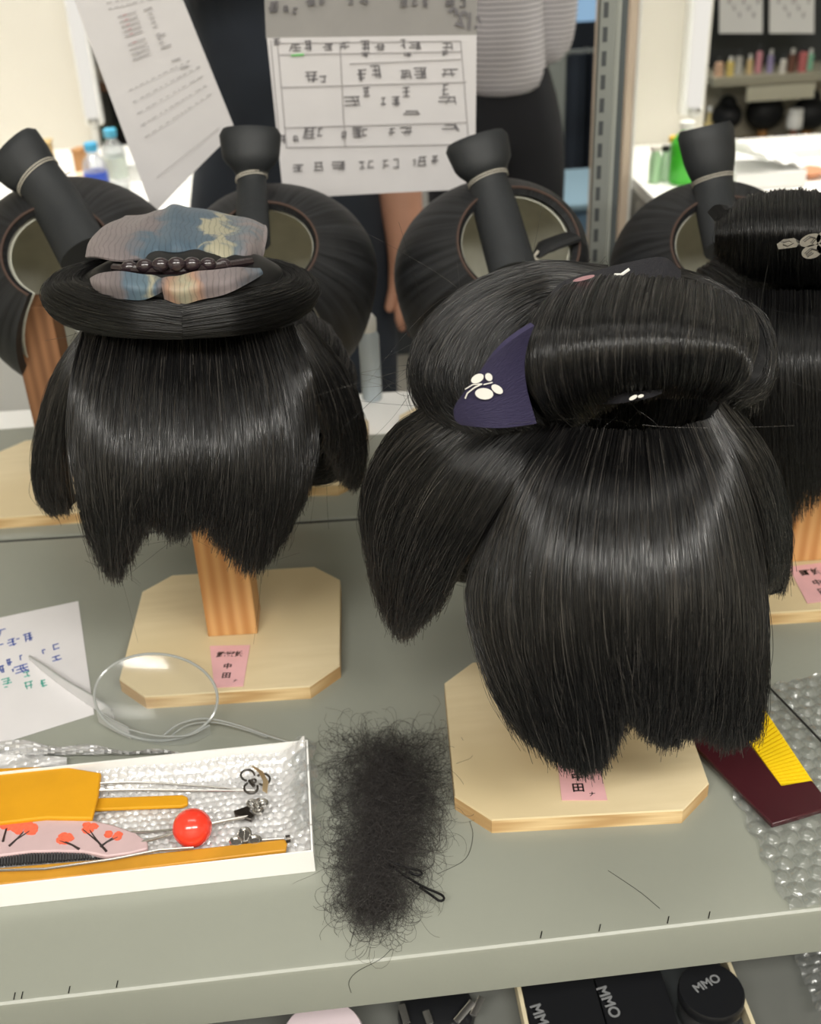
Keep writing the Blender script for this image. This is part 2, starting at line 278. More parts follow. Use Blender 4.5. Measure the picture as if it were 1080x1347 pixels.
def crom(Pn, n):
    """Catmull-Rom along axis 0 to n samples."""
    Pn = np.asarray(Pn, float); K = len(Pn)
    Q = np.concatenate([[2*Pn[0]-Pn[1]], Pn, [2*Pn[-1]-Pn[-2]]]); t = np.linspace(0, K-1, n); i = np.minimum(t.astype(int), K-2); f = (t-i).reshape(-1, *([1]*(Pn.ndim-1)))
    a, b, c, d = Q[i], Q[i+1], Q[i+2], Q[i+3]
    return .5*((2*b)+(c-a)*f+(2*a-5*b+4*c-d)*f**2+(3*b-a-3*c+d)*f**3)
def surf(guides, nu, nv):
    G = np.array([crom(g, nv) for g in guides]); return crom(G, nu)

# ------------------------------------------------------------------ hair
def strands(name, S, n, parent, inside, mat, r=.00018, depth=(-.0006, .0010), wob=.0007, tipw=.002, lens=(.9, 1.05), clump=0, seed=1, K=14, taper=.6, spread=0, lift=0, groove=.0010, gf=150):
    """n hairs that run along the sheet S (nu x nv x 3); one hair-curves object."""
    rg = np.random.default_rng(seed); U, V = S.shape[:2]; inside = np.asarray(inside, float)
    du = np.gradient(S, axis=0); dv = np.gradient(S, axis=1); N = np.cross(du, dv); N /= np.linalg.norm(N, axis=2)[:, :, None]+1e-12
    N *= np.sign(((S-inside)*N).sum(2).mean())
    u = rg.random(n)
    if clump: ug = (np.floor(u*clump)+rg.random(clump+1)[np.floor(u*clump).astype(int)])/clump; uc = np.clip(ug, 0, 1)
    L = rg.uniform(*lens, n); t = np.linspace(0, 1, K)
    out = np.zeros((n, K, 3)); gt = rg.normal(0, 1, gf+2); gx = u*gf; gi = gx.astype(int); gl = gx-gi; gl = gl*gl*(3-2*gl); d0 = rg.uniform(*depth, n)+groove*np.clip(gt[gi]*(1-gl)+gt[gi+1]*gl, -1.2, 1.6)
    ph = rg.uniform(0, 6.28, (n, 3)); fr = rg.uniform(1, 3.5, (n, 3)); am = rg.normal(0, 1, (n, 3)); du_ = rg.normal(0, spread, n) if spread else np.zeros(n)
    for k in range(K):
        tv = t[k]*L; uu = u+du_*t[k]
        if clump: uu = uu+(uc-u)*.75*t[k]**1.5
        uu = np.clip(uu, 0, 1)
        x = uu*(U-1); i = np.minimum(x.astype(int), U-2); fx = (x-i)[:, None]
        y = np.minimum(tv, 1)*(V-1); j = np.minimum(y.astype(int), V-2); fy = (y-j)[:, None]
        def bl(A): return (A[i, j]*(1-fx)+A[i+1, j]*fx)*(1-fy)+(A[i, j+1]*(1-fx)+A[i+1, j+1]*fx)*fy
        p = bl(S); nn = bl(N); ex = np.maximum(tv-1, 0)[:, None]
        p = p+bl(dv)*(V-1)*ex
        w = (wob*math.sin(min(1, t[k]*3)*PI/2)+tipw*t[k]**3)*am*np.sin(ph+fr*6.28*t[k]*.6)
        out[:, k] = p-nn*(d0[:, None])+w+nn*lift*t[k]
    return hair_curves(name, out, parent, mat, r, taper)
def hair_curves(name, out, parent, mat, r, taper=.6):
    n, K = out.shape[:2]; org = np.array(parent.get('_o', (0, 0, 0)), float)
    hc = bpy.data.hair_curves.new(name); hc.add_curves([K]*n)
    hc.attributes['position'].data.foreach_set('vector', (out-org).astype(np.float32).ravel())
    ra = hc.attributes.get('radius') or hc.attributes.new('radius', 'FLOAT', 'POINT')
    rr = np.tile(np.linspace(1, taper, K), n)*r*np.repeat(RNG.uniform(.7, 1.25, n), K); ra.data.foreach_set('value', rr.astype(np.float32))
    hc.materials.append(mat); o = bpy.data.objects.new(name, hc); COL.objects.link(o); o.parent = parent; o['kind'] = 'stuff'; return o
def lock(part, guides, parent, inside, n, thick=.006, vmax=.94, nu=60, nv=22, fibre=True, body='hair', seed=1, hm='fibre', **kw):
    """one part of a wig: a combed body with its hairs as a sub-part"""
    S = surf(guides, 160, 40); B = surf(guides, nu, 60)[:, :max(6, int(60*vmax))]; B = B[:, np.linspace(0, B.shape[1]-1, nv).astype(int)]
    # the body lies a little inside its hairs
    du = np.gradient(B, axis=0); dv = np.gradient(B, axis=1); N = np.cross(du, dv); N /= np.linalg.norm(N, axis=2)[:, :, None]+1e-12; N *= np.sign(((B-np.asarray(inside))*N).sum(2).mean())
    o = MB().slab(B-N*.0020, thick, inside).build(part, M[body], parent)
    if fibre and n: strands('hair_strands', S, n, o, inside, M[hm], seed=seed, **kw)
    return o
def px(*a): return [at(*p) for p in a]

# ================================================================== SETTING
FZ = -.75; CZ = 1.70; XL, XR, YF, YB = -2.4, 2.6, -2.6, 4.2
def slabobj(name, lo, hi, m): return struct(MB().box(lo, hi).build(name, m, smooth=False, origin=((lo[0]+hi[0])/2, (lo[1]+hi[1])/2, lo[2])))
slabobj('floor', (XL-.1, YF-.1, FZ-.05), (XR+.1, YB+.1, FZ), M['floor'])
slabobj('ceiling', (XL-.1, YF-.1, CZ), (XR+.1, YB+.1, CZ+.05), M['ceil'])
slabobj('wall_back', (XL-.1, YB, FZ), (XR+.1, YB+.1, CZ), M['wall'])
slabobj('wall_left', (XL-.1, YF, FZ), (XL, YB, CZ), M['wall'])
slabobj('wall_right', (XR, YF, FZ), (XR+.1, YB, CZ), M['wall'])
slabobj('wall_front', (XL-.1, YF-.1, FZ), (XR+.1, YF, CZ), M['wall'])
for sx, nm in ((XL+.006, 'baseboard_left'), (XR-.006, 'baseboard_right')): slabobj(nm, (sx-.006, YF, FZ), (sx+.006, YB, FZ+.08), M['steel_dark'])
# the glazed door far behind
DY = YB
p0, p1 = far(735, 20, DY), far(790, 20, DY)
dz = lambda v: far(760, v, DY)[2]
d = struct(MB().box((p0[0]-.25, DY-.05, FZ), (p1[0]+.15, DY-.002, CZ-.05)).build('door_1', P('blue_grey_door', (62, 68, 78), .4, 0, .1, 5), smooth=False, origin=(p0[0], DY, FZ)))
struct(MB().box((p0[0]-.15, DY-.056, dz(26)), (p1[0]+.05, DY-.051, CZ-.12)).build('door_pane', M['sky'], d, smooth=False))
struct(MB().box((p0[0]+.1, DY-.09, dz(80)), (p0[0]+.13, DY-.051, dz(60))).build('door_handle', M['alu'], d))
for i, (x, y, L) in enumerate(((-.65, -1.75, 1.2), (.75, -1.75, 1.2), (.05, -.35, 1.2), (-.6, 1.5, 1.2), (.95, 1.5, 1.2), (.2, 3.0, 1.2))):
    t = thing('ceiling_light', ['long ceiling light in front of the left half of the near bench', 'long ceiling light in front of the right half of the near bench', 'ceiling light straight above the near bench', 'ceiling light over the left white counter', 'ceiling light over the right white counter', 'ceiling light before the glazed door'][i], 'ceiling light', (x, y, CZ), 'ceiling lights')
    MB().box((x-L/2, y-.11, CZ-.05), (x+L/2, y+.11, CZ)).build('housing', M['white'], t, smooth=False)
    MB().box((x-L/2+.02, y-.09, CZ-.056), (x+L/2-.02, y+.09, CZ-.05)).build('diffuser', M['glow'], t, smooth=False)
    ld = bpy.data.lights.new('lamp', 'AREA'); ld.shape = 'RECTANGLE'; ld.size = L; ld.size_y = .34; ld.energy = (38, 42, 4, 12, 14, 9)[i]; ld.spread = math.radians(180 if i < 3 else 92); ld.color = (1, .965, .9)
    lo = bpy.data.objects.new('lamp', ld); COL.objects.link(lo); lo.location = (x, y, CZ-.07)

# ================================================================== TWO BENCHES, BACK TO BACK
def ext(p, q, x): t = (x-p[0])/(q[0]-p[0]); return np.array([x, p[1]+(q[1]-p[1])*t, 0])
FE = (atz(0, 1322, 0), atz(1080, 1197, 0)); BE_ = (atz(0, 713, 0), atz(473, 683.5, 0)); NE = (atz(0, 709.5, 0), atz(473, 680, 0)); AE = (atz(0, 541, 0), atz(540, 514, 0))
def front_y(x): return ext(*FE, x)[1]
def bench_shelf(m, near, farl, lip, lip_far=0):
    """folded sheet: rolled near edge with a lip of the given height"""
    rows = []
    for x in np.linspace(-1.2, 1.3, 9):
        n_, f_ = ext(*near, x)[1], ext(*farl, x)[1]
        pr = [(f_, -lip_far) if lip_far else (f_, -.003), (f_, -.001), (f_-.001, 0), (n_+.004, 0), (n_+.0022, -.0004), (n_+.0008, -.0016), (n_, -.0036), (n_, -lip+.0012), (n_+.0008, -lip), (n_+.012, -lip), (n_+.012, -lip+.002), (n_+.003, -lip+.002), (n_+.003, -.0042), (f_-.001, -.0042)]
        rows.append([(x, y, z) for y, z in pr])
    G = np.array(rows); K = G.shape[1]; vs = G.reshape(-1, 3); fs = [(i*K+j, (i+1)*K+j, (i+1)*K+(j+1) % K, i*K+(j+1) % K) for i in range(8) for j in range(K)]+[tuple(range(K)), tuple(range(9*K-1, 8*K-1, -1))]
    return m.add(vs, [f[::-1] for f in fs])
LZ = -.20
bench = thing('steel_bench', 'grey-green painted steel bench shelf in front, carrying the three big wigs', 'bench', (0, -.25, FZ), 'back-to-back benches')
bench_shelf(MB(), FE, BE_, .0398).build('shelf_top', M['steel'], bench, angle=25)
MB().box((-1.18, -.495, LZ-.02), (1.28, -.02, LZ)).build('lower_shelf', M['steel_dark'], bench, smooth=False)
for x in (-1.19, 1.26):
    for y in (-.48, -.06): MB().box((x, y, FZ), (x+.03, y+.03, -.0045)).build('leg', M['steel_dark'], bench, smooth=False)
fbench = thing('steel_bench', 'pale grey steel bench behind the seam, carrying the wigs that show their open side', 'bench', (0, .14, FZ), 'back-to-back benches')
bench_shelf(MB(), NE, AE, .02).build('shelf_top', M['steel'], fbench, angle=25)
for x in (-1.19, 1.26):
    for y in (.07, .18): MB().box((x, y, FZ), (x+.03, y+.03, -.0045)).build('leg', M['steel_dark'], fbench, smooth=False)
MB().tube([ext(*BE_, -1.2)+[0, .0015, -.001], ext(*BE_, 1.3)+[0, .0015, -.001]], .0013, 8).build('seam_strip', M['gap'], fbench)  # dark strip paints the shade in the open gap between benches
# uprights and high rail of the rack
rack = thing('slotted_rack', 'grey slotted steel upright with high rail that the paper sheets hang from', 'rack', (.42, .33, FZ))
UY = .335
for u0, u1 in ((781, 800), (-420, -401)):
    a, b = far(u0, 150, UY)[0], far(u1, 150, UY)[0]
    o = MB().box((a, UY-.012, FZ), (b, UY, 1.05)).build('upright', M['upright'], rack, smooth=False)
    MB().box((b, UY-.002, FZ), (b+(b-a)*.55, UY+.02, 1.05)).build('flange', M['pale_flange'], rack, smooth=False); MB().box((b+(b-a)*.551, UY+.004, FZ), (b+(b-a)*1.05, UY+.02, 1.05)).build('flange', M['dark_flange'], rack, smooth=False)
    m = MB()
    for i in range(75): m.box((a+.003, UY-.0126, FZ+.03+i*.024), (a+.008, UY-.0118, FZ+.045+i*.024))
    m.build('slots', M['slot'], o, smooth=False)
xa_, xb_ = far(-420, 150, UY)[0], far(812, 150, UY)[0]
MB().box((xa_, UY-.03, .62), (xb_, UY, .65)).build('rail', M['upright'], rack, smooth=False)

# ================================================================== WIG STANDS
def stand(cx, cy, rot, label, quad, words, hb, bz=.222, br=1):
    t = thing('wig_stand', label, 'wig stand', (cx, cy, 0), 'plywood wig stands on the bench')
    R = rotz(rot); h, k, c, T = .085, .0812, .0228, .0123
    def fn(x, y, z): q = R @ np.array([x, y, 0]); return (cx+q[0], cy+q[1], z)
    poly = [(-h+c, -k), (h-c, -k), (h, -k+c), (h, k-c), (h-c, k), (-h+c, k), (-h, k-c), (-h, -k+c)]
    m = MB(); n = 8; b = [fn(x, y, 0) for x, y in poly]; u = [fn(x*.995, y*.995, T) for x, y in poly]; u0 = [fn(x, y, T-.0012) for x, y in poly]
    m.add(b+u0, [tuple(range(n-1, -1, -1))]+[(i, (i+1) % n, n+(i+1) % n, n+i) for i in range(n)])
    m.cm = 1; m.add(u0+u, [tuple(range(n, 2*n))]+[(i, (i+1) % n, n+(i+1) % n, n+i) for i in range(n)])
    m.build('base', [M['ply_edge'], M['ply']], t, smooth=False)
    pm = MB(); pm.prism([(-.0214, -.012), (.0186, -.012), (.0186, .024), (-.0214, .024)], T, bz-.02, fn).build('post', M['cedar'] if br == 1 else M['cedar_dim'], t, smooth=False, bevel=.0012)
    if br == 1: MB().ell((cx+hb[0], cy+hb[1], bz), .058*br, .066*br, .048*br).build('head_block', M['block'], t)
    if quad is not None:
        q = [np.array(p) for p in quad]; tg = MB(); top = [p+[0, 0, .0004] for p in q]
        tg.add(q+top, [(3, 2, 1, 0), (4, 5, 6, 7), (0, 1, 5, 4), (1, 2, 6, 5), (2, 3, 7, 6), (3, 0, 4, 7)])
        s = tg.build('name_sticker', M['pink'], t, smooth=False)
        ex = (q[1]-q[0]+q[2]-q[3])/2; ey = (q[0]-q[3]+q[1]-q[2])/2; w, hh = np.linalg.norm(ex), np.linalg.norm(ey)
        for body, fx, fy, sz in words:
            o = (q[0]+q[1]+q[2]+q[3])/4+ex*fx+ey*fy; text(body, sz*w, frame((o[0], o[1], o[2]+.00055), ex, ey), M['ink'], s)
    return t
TT = .0126
def quad(tl, tr, br, bl): return [atz(*p, TT) for p in (tl, tr, br, bl)]
W3 = [('武家娘', .02, .27, .27), ('中', -.05, -.02, .26), ('田', -.08, -.24, .27), ('大', .18, -.37, .13)]
B1, B2, B3 = (-.0888, -.1814), (.1513, -.3408), (.4039, -.150)
FB = [tuple(atz(92, 622, .0123)[:2]), (-.0479, .1267), (.160, .118), (.372, .112)]
stand(*B1, -.0494, 'plywood wig stand on orange post, its pink name sticker in full view', quad((276, 850), (329, 849), (320, 903), (282, 905)), W3, (.012, .05))
stand(*B2, -.0666, 'plywood wig stand nearest the bench edge, its pink sticker half hidden by hair', quad((733, 998), (786, 995), (799, 1053), (739, 1053)), [('娘', .1, .42, .26), ('中', -.08, .02, .3), ('田', -.1, -.23, .3), ('大', .2, -.38, .14)], (.004, .06))
stand(*B3, -.05, 'plywood wig stand at the far right, pink sticker beside its post, cut by the frame', quad((1037, 746), (1086, 740), (1112, 788), (1062, 794)), [('町娘', 0, .27, .3), ('中', .02, -.02, .26), ('田', .05, -.26, .27), ('大', .28, -.38, .13)], (-.02, .045))
FL_ = ['plywood stand on the far bench under the leftmost open wig, its near edge browned', 'plywood stand on the far bench, one corner showing past the tips of the silk-tied wig', 'plywood stand on the far bench hidden behind the big front wig', 'plywood stand on the far bench hidden behind the wig with the hairpin']
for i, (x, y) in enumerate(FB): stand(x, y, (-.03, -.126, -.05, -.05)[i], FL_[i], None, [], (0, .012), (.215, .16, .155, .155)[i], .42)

# ================================================================== WIGS
def crown(root, c, ax, ay, az, n, half=118, f0=46, f1=-72, yaw=0, seed=3):
    G = []; R = rotz(yaw)
    for th in np.radians(np.linspace(-half, half, 15)):
        g = []
        for ph in np.radians(np.linspace(f0, f1, 9)):
            p = np.array([ax*math.sin(th)*math.cos(ph), ay*math.sin(ph), az*math.cos(th)*math.cos(ph)])
            if math.cos(th) < 0: p[2] *= 1.5
            g.append(np.asarray(c)+R @ p)
        G.append(g)
    o = lock('crown_hair', G, root, c, n, thick=.010, vmax=1, nu=48, seed=seed, lens=(.92, 1.0), wob=.0008, tipw=.001)
    L = np.array([[np.asarray(c)+(np.asarray(p)-np.asarray(c))*.84 for p in g] for g in G])
    MB().slab(surf(L, 30, 16), .001, c).build('cap_lining', M['lining'], root)
    rim = [g[0] for g in G]; rim = crom(np.array([np.asarray(c)+(np.asarray(p)-np.asarray(c))*.93 for p in rim]), 40)
    MB().tube(rim, .0032, 8).build('cap_edge', M['brass'], root)
    return o
def forelock(root, root_pt, tie, top, wa, wb, wc, side, n=0):
    """bundle of tied front hair that stands up: root -> tie -> flared cut end"""
    a, b, c = map(np.asarray, (root_pt, tie, top)); side = np.asarray(side, float); side /= np.linalg.norm(side)
    path = crom(np.array([a, a*.45+b*.55+np.array([0, .006, 0]), b, b*.6+c*.4, c]), 22)
    w = np.interp(np.linspace(0, 1, 22), [0, .3, .5, .60, .76, .95, 1], [wa, wa*.95, wb, wb*1.12, wc*.98, wc*1.08, wc*.96]); T = np.gradient(path, axis=0); T /= np.linalg.norm(T, axis=1)[:, None]
    vs = []; K = 20
    for i in range(22):
        s = side-T[i]*np.dot(side, T[i]); s /= np.linalg.norm(s); e = np.cross(T[i], s); fl = np.interp(i/21, [0, .5, 1], [.75, .85, .62])
        vs.append([path[i]+w[i]*(math.cos(2*PI*j/K)*s+fl*math.sin(2*PI*j/K)*e) for j in range(K)])
    G = np.array(vs).transpose(1, 0, 2); m = MB().grid(G, True); m.f.append([j*22+21 for j in range(K)]); m.mi.append(0); m.f.append([j*22 for j in range(K)][::-1]); m.mi.append(0)
    o = m.build('forelock', M['hair_far'], root)
    if n: strands('hair_strands', np.concatenate([G, G[:1]]), n, o, path.mean(0), M['fibre'], depth=(-.0003, .001), tipw=.0008, lens=(.9, 1.03), seed=5)
    i = 11; s = side-T[i]*np.dot(side, T[i]); s /= np.linalg.norm(s); e = np.cross(T[i], s)
    k = MB()
    for q in (-.0012, .0012): k.ring([path[i]+T[i]*q+(w[i]+.0006)*(math.cos(t)*s+.86*math.sin(t)*e)+T[i]*.002*math.cos(t) for t in np.linspace(0, 2*PI, 28, endpoint=False)], .0005, 6)
    k.tube([path[i]+e*w[i]*.9, path[i]+e*(w[i]+.006)+s*.012, path[i]+e*(w[i]+.004)+s*.022-T[i]*.004], .0006, 6)
    k.build('paper_string', M['string'], root); return o
def flyaways(root, pts, n, parent, seed, length=.05, spread=.02):
    rg = np.random.default_rng(seed); K = 10; out = np.zeros((n, K, 3))
    for i in range(n):
        p = np.array(pts[rg.integers(len(pts))])+rg.normal(0, .004, 3); d = rg.normal(0, 1, 3); d[2] -= .4; d /= np.linalg.norm(d); c = rg.normal(0, 1, 3)*spread; L = length*rg.uniform(.4, 1.2)
        for k in range(K): t = k/(K-1); out[i, k] = p+d*L*t+c*t*t+np.array([0, 0, -.012*t*t])
    return hair_curves('flyaway_hairs', out, parent, M['fibre'], .00009, .7)

# ---- the left wig, printed silk in its chignon
w1 = thing('wig', 'black wig with printed grey and blue silk in its chignon, on the orange-posted stand', 'wig', (B1[0], B1[1]+.03, .2), 'black traditional wigs')
C1 = np.array([-.081, -.130, .190]); IN1 = C1+[0, .02, -.03]
crown(w1, C1, .105, .098, .088, 2600, seed=11)
lock('back_hair', [px((112, 428, -0.185), (95, 500, -0.215), (92, 580, -0.232), (104, 660, -0.247), (130, 735, -0.247)), px((160, 436, -0.211), (145, 520, -0.243), (140, 600, -0.264), (147, 680, -0.271), (154, 754, -0.268)),
    px((185, 438, -0.219), (178, 520, -0.248), (174, 600, -0.270), (172, 660, -0.277), (175, 722, -0.273)), px((205, 440, -0.221), (198, 520, -0.252), (196, 600, -0.274), (196, 650, -0.280), (198, 690, -0.276)), px((240, 440, -0.224), (238, 520, -0.256), (236, 600, -0.278), (234, 650, -0.282), (230, 704, -0.279)),
    px((270, 440, -0.221), (274, 520, -0.252), (276, 600, -0.274), (272, 650, -0.278), (264, 694, -0.274)), px((300, 440, -0.217), (310, 520, -0.248), (316, 600, -0.269), (312, 665, -0.275), (302, 728, -0.271)), px((328, 438, -0.212), (345, 515, -0.241), (352, 590, -0.260), (350, 665, -0.268), (336, 744, -0.265)),
    px((355, 434, -0.205), (378, 510, -0.229), (388, 590, -0.247), (382, 660, -0.258), (362, 722, -0.256)), px((384, 428, -0.190), (408, 495, -0.213), (415, 560, -0.220), (410, 610, -0.234), (398, 660, -0.240))], w1, IN1, 9000, clump=140, seed=12, thick=.008)
lock('side_hair', [px((118, 424, -.15), (74, 490, -.16), (52, 560, -.165), (46, 620, -.165), (62, 668, -.17)), px((116, 428, -.17), (80, 505, -.185), (60, 575, -.186), (56, 640, -.184), (72, 674, -.183)), px((116, 432, -.19), (94, 510, -.205), (84, 580, -.206), (84, 640, -.2), (92, 672, -.196))], w1, IN1, 2600, clump=40, seed=13, lens=(.94, 1.02), vmax=.97)
lock('side_hair', [px((402, 424, -.15), (448, 478, -.15), (472, 530, -.155), (480, 590, -.16), (470, 642, -.165)), px((392, 428, -.172), (430, 490, -.178), (450, 545, -.18), (458, 590, -.18), (452, 632, -.178)), px((384, 432, -.192), (410, 490, -.202), (424, 535, -.203), (428, 565, -.198), (428, 590, -.192))], w1, IN1, 2600, clump=40, seed=14, lens=(.94, 1.02), vmax=.97)
LOBE = [[(240, 444, -.225), (170, 441, -.222), (105, 431, -.205), (70, 413, -.192), (66, 392, -.186), (90, 376, -.18), (130, 364, -.175)],
        [(240, 440, -.256), (165, 434, -.25), (95, 418, -.226), (59, 396, -.206), (66, 372, -.19), (100, 357, -.18), (145, 351, -.175)],
        [(240, 424, -.264), (165, 415, -.258), (100, 400, -.236), (66, 382, -.211), (78, 362, -.193), (115, 350, -.181), (155, 346, -.176)],
        [(240, 406, -.26), (170, 397, -.252), (116, 386, -.234), (90, 373, -.213), (102, 358, -.196), (132, 349, -.186), (165, 349, -.181)],
        [(240, 388, -.242), (185, 383, -.232), (140, 377, -.217), (118, 369, -.206), (124, 360, -.196), (145, 355, -.191), (170, 355, -.186)]]
for sg in (1, -1):
    g = [px(*[(240+(u-240)*(1 if sg > 0 else -.967), v-(0 if sg > 0 else max(0, (240-u)*.026)), y) for u, v, y in row]) for row in LOBE]
    bun1 = lock('chignon_lobe', g, w1, at(200 if sg > 0 else 280, 392, -.17), 2200, vmax=1, thick=.010, seed=15+sg, lens=(.97, 1.0), tipw=.0006, groove=.0008, hm='fibre_dark')
MB().ell(at(238, 384, -.203), .069, .040, .027, 28, 16).build('chignon_core', M['hair'], w1)
# silk: fan above, two folded leaves below, plum cord between
fan = np.array([px((112, 338, -.19), (118, 318, -.172), (138, 298, -.15), (160, 288, -.13), (166, 284, -.115)), px((148, 340, -.212), (150, 318, -.192), (168, 296, -.164), (190, 284, -.14), (196, 280, -.12)), px((186, 342, -.21), (184, 322, -.196), (196, 296, -.168), (208, 280, -.142), (212, 275, -.12)),
    px((212, 346, -.205), (214, 322, -.2), (220, 296, -.172), (226, 274, -.144), (228, 269, -.12)), px((246, 346, -.205), (246, 322, -.202), (246, 296, -.172), (248, 278, -.146), (250, 272, -.12)), px((276, 344, -.207), (276, 324, -.202), (280, 302, -.172), (286, 284, -.146), (288, 279, -.12)), px((304, 338, -.212), (308, 322, -.2), (318, 304, -.172), (320, 291, -.146), (322, 286, -.12)),
    px((326, 348, -.20), (332, 334, -.198), (340, 316, -.176), (344, 300, -.15), (345, 294, -.122)), px((336, 350, -.185), (346, 338, -.185), (350, 320, -.17), (352, 304, -.15), (350, 297, -.125))])
S = crom(crom(fan, 40).transpose(1, 0, 2), 20).transpose(1, 0, 2)
for i in range(40):
    for j in range(20):
        u = i/39; S[i, j] += np.array([0, -.0024, .0016])*math.sin(u*31+j*.12)*(1-.5*j/19)
MB().slab(S, .0012, at(237, 360, -.12)).build('silk_bow', M['silk'], w1)['label'] = 'printed silk fan above the cord'
def leaf(parent, rows, name, mat, t=.0035, amp=.0012, fr=18):
    G = crom(crom(np.array([px(*r) for r in rows]), 26).transpose(1, 0, 2), 12).transpose(1, 0, 2)
    for i in range(26): G[i] += np.array([0, -amp, amp*.6])*math.sin(i/25*fr)
    return MB().slab(G, t, at(237, 370, -.1)).build(name, mat, parent)
leaf(w1, [((118, 366, -.222), (120, 374, -.23), (126, 384, -.232)), ((140, 357, -.236), (142, 374, -.246), (146, 391, -.246)), ((170, 358, -.243), (172, 376, -.254), (174, 395, -.254)), ((200, 362, -.244), (201, 377, -.256), (201, 391, -.256)), ((216, 366, -.244), (217, 374, -.254), (216, 381, -.254))], 'silk_leaf', M['silk_left'])
leaf(w1, [((212, 366, -.246), (213, 378, -.256), (216, 394, -.256)), ((234, 362, -.247), (236, 380, -.26), (238, 400, -.258)), ((266, 356, -.245), (270, 374, -.256), (272, 393, -.256)), ((306, 352, -.236), (310, 366, -.246), (312, 381, -.248)), ((342, 352, -.218), (345, 356, -.222), (346, 360, -.222))], 'silk_leaf', M['silk_right'])
k = MB()
for i in range(7):
    u = i/6; p = at(170+u*124, 352-3*math.sin(u*PI)-u*3, -.226-.018*math.sin(u*PI)); k.ell(p, .0052, .0042, .0042, 16, 10)
k.tube(px((150, 352, -.215), (190, 356, -.235), (236, 356, -.242), (280, 352, -.235), (330, 344, -.21)), .0026, 8)
k.build('knotted_cord', M['cord'], w1)['label'] = 'dark plum knotted cord'
flyaways(w1, px((405, 480, -.2), (100, 440, -.2), (420, 600, -.2), (150, 740, -.25), (330, 735, -.245), (240, 700, -.26)), 40, bun1, 21, .016, .02)

# ---- the large wig in front, purple crepe under its roll
w2 = thing('wig', 'large black wig with glossy rolled chignon over dark purple crepe, nearest us', 'wig', (B2[0], B2[1]+.05, .2), 'black traditional wigs')
C2 = np.array([.157, -.265, .190]); IN2 = C2+[0, .03, -.02]
crown(w2, C2, .104, .10, .098, 4200, seed=31)
lock('crown_puff', [px((800, 350, -.20), (745, 345, -.18), (690, 348, -.175), (620, 374, -.18), (562, 425, -.20), (541, 480, -.225), (552, 530, -.26), (592, 558, -.29)), px((790, 362, -.235), (735, 356, -.225), (675, 370, -.23), (610, 405, -.24), (570, 450, -.25), (556, 500, -.27), (575, 540, -.295), (610, 562, -.31)),
    px((770, 380, -.265), (725, 376, -.262), (672, 395, -.272), (630, 425, -.28), (602, 465, -.288), (592, 505, -.298), (608, 540, -.315), (640, 562, -.325)), px((750, 400, -.285), (720, 402, -.285), (690, 418, -.29), (662, 445, -.297), (648, 480, -.303), (642, 515, -.312), (655, 545, -.322), (680, 562, -.33)), px((740, 425, -.29), (722, 430, -.292), (705, 445, -.295), (692, 470, -.3), (686, 500, -.306), (686, 525, -.313), (695, 548, -.322), (712, 562, -.33))], w2, IN2, 4800, vmax=1, seed=32, lens=(.95, 1.02), wob=.001, clump=90)
lock('crown_puff', [px((830, 352, -.20), (900, 358, -.185), (960, 385, -.19), (1000, 430, -.21), (1010, 480, -.235), (1000, 530, -.27)), px((840, 370, -.24), (900, 378, -.235), (950, 405, -.24), (980, 445, -.25), (985, 490, -.265), (975, 535, -.295))], w2, IN2, 1500, vmax=1, seed=33)
back2 = lock('back_hair', [px((728, 558, -0.324), (684, 620, -0.343), (644, 692, -0.349), (616, 780, -0.361), (640, 880, -0.384), (688, 968, -0.399)), px((745, 560, -0.334), (700, 630, -0.365), (668, 720, -0.380), (662, 820, -0.397), (694, 915, -0.407), (728, 1000, -0.411)), px((762, 563, -0.342), (726, 645, -0.380), (704, 750, -0.403), (708, 860, -0.417), (732, 940, -0.420), (752, 1014, -0.418)), px((785, 565, -0.349), (760, 655, -0.389), (748, 765, -0.415), (756, 870, -0.427), (770, 950, -0.427), (780, 1020, -0.422)),
    px((808, 566, -0.351), (792, 660, -0.393), (784, 770, -0.420), (790, 870, -0.429), (800, 930, -0.429), (806, 990, -0.425)), px((826, 567, -0.351), (818, 660, -0.395), (816, 770, -0.422), (818, 850, -0.430), (822, 900, -0.430), (824, 940, -0.428)), px((842, 567, -0.351), (846, 660, -0.395), (848, 770, -0.422), (848, 860, -0.431), (846, 915, -0.429), (842, 962, -0.425)), px((868, 565, -0.351), (884, 660, -0.391), (892, 770, -0.418), (890, 860, -0.426), (884, 925, -0.426), (876, 985, -0.422)),
    px((890, 562, -0.347), (918, 655, -0.383), (934, 770, -0.408), (932, 860, -0.417), (924, 920, -0.418), (912, 970, -0.415)), px((915, 556, -0.339), (950, 645, -0.368), (972, 760, -0.388), (974, 860, -0.401), (968, 925, -0.404), (956, 988, -0.402)), px((940, 548, -0.330), (978, 635, -0.349), (1002, 740, -0.361), (1008, 840, -0.378), (1004, 910, -0.385), (994, 976, -0.388))], w2, IN2, 17000, clump=260, seed=34, thick=.008, lens=(.91, 1.0), tipw=.0026, r=.00018)
lock('side_hair', [px((562, 532, -.28), (520, 562, -.272), (492, 605, -.27), (477, 655, -.268), (484, 715, -.272), (500, 768, -.28)), px((600, 556, -.305), (552, 595, -.305), (515, 650, -.302), (498, 715, -.30), (505, 775, -.302), (516, 815, -.305)), px((648, 562, -.32), (598, 612, -.328), (556, 680, -.33), (532, 745, -.325), (526, 800, -.322), (530, 834, -.32)), px((694, 564, -.33), (645, 615, -.345), (602, 685, -.348), (572, 745, -.342), (556, 790, -.338), (546, 822, -.334)), px((728, 562, -.332), (684, 615, -.354), (640, 685, -.36), (606, 740, -.354), (586, 775, -.348), (574, 796, -.342))], w2, IN2, 7500, clump=110, seed=35, lens=(.93, 1.03), wob=.0012)
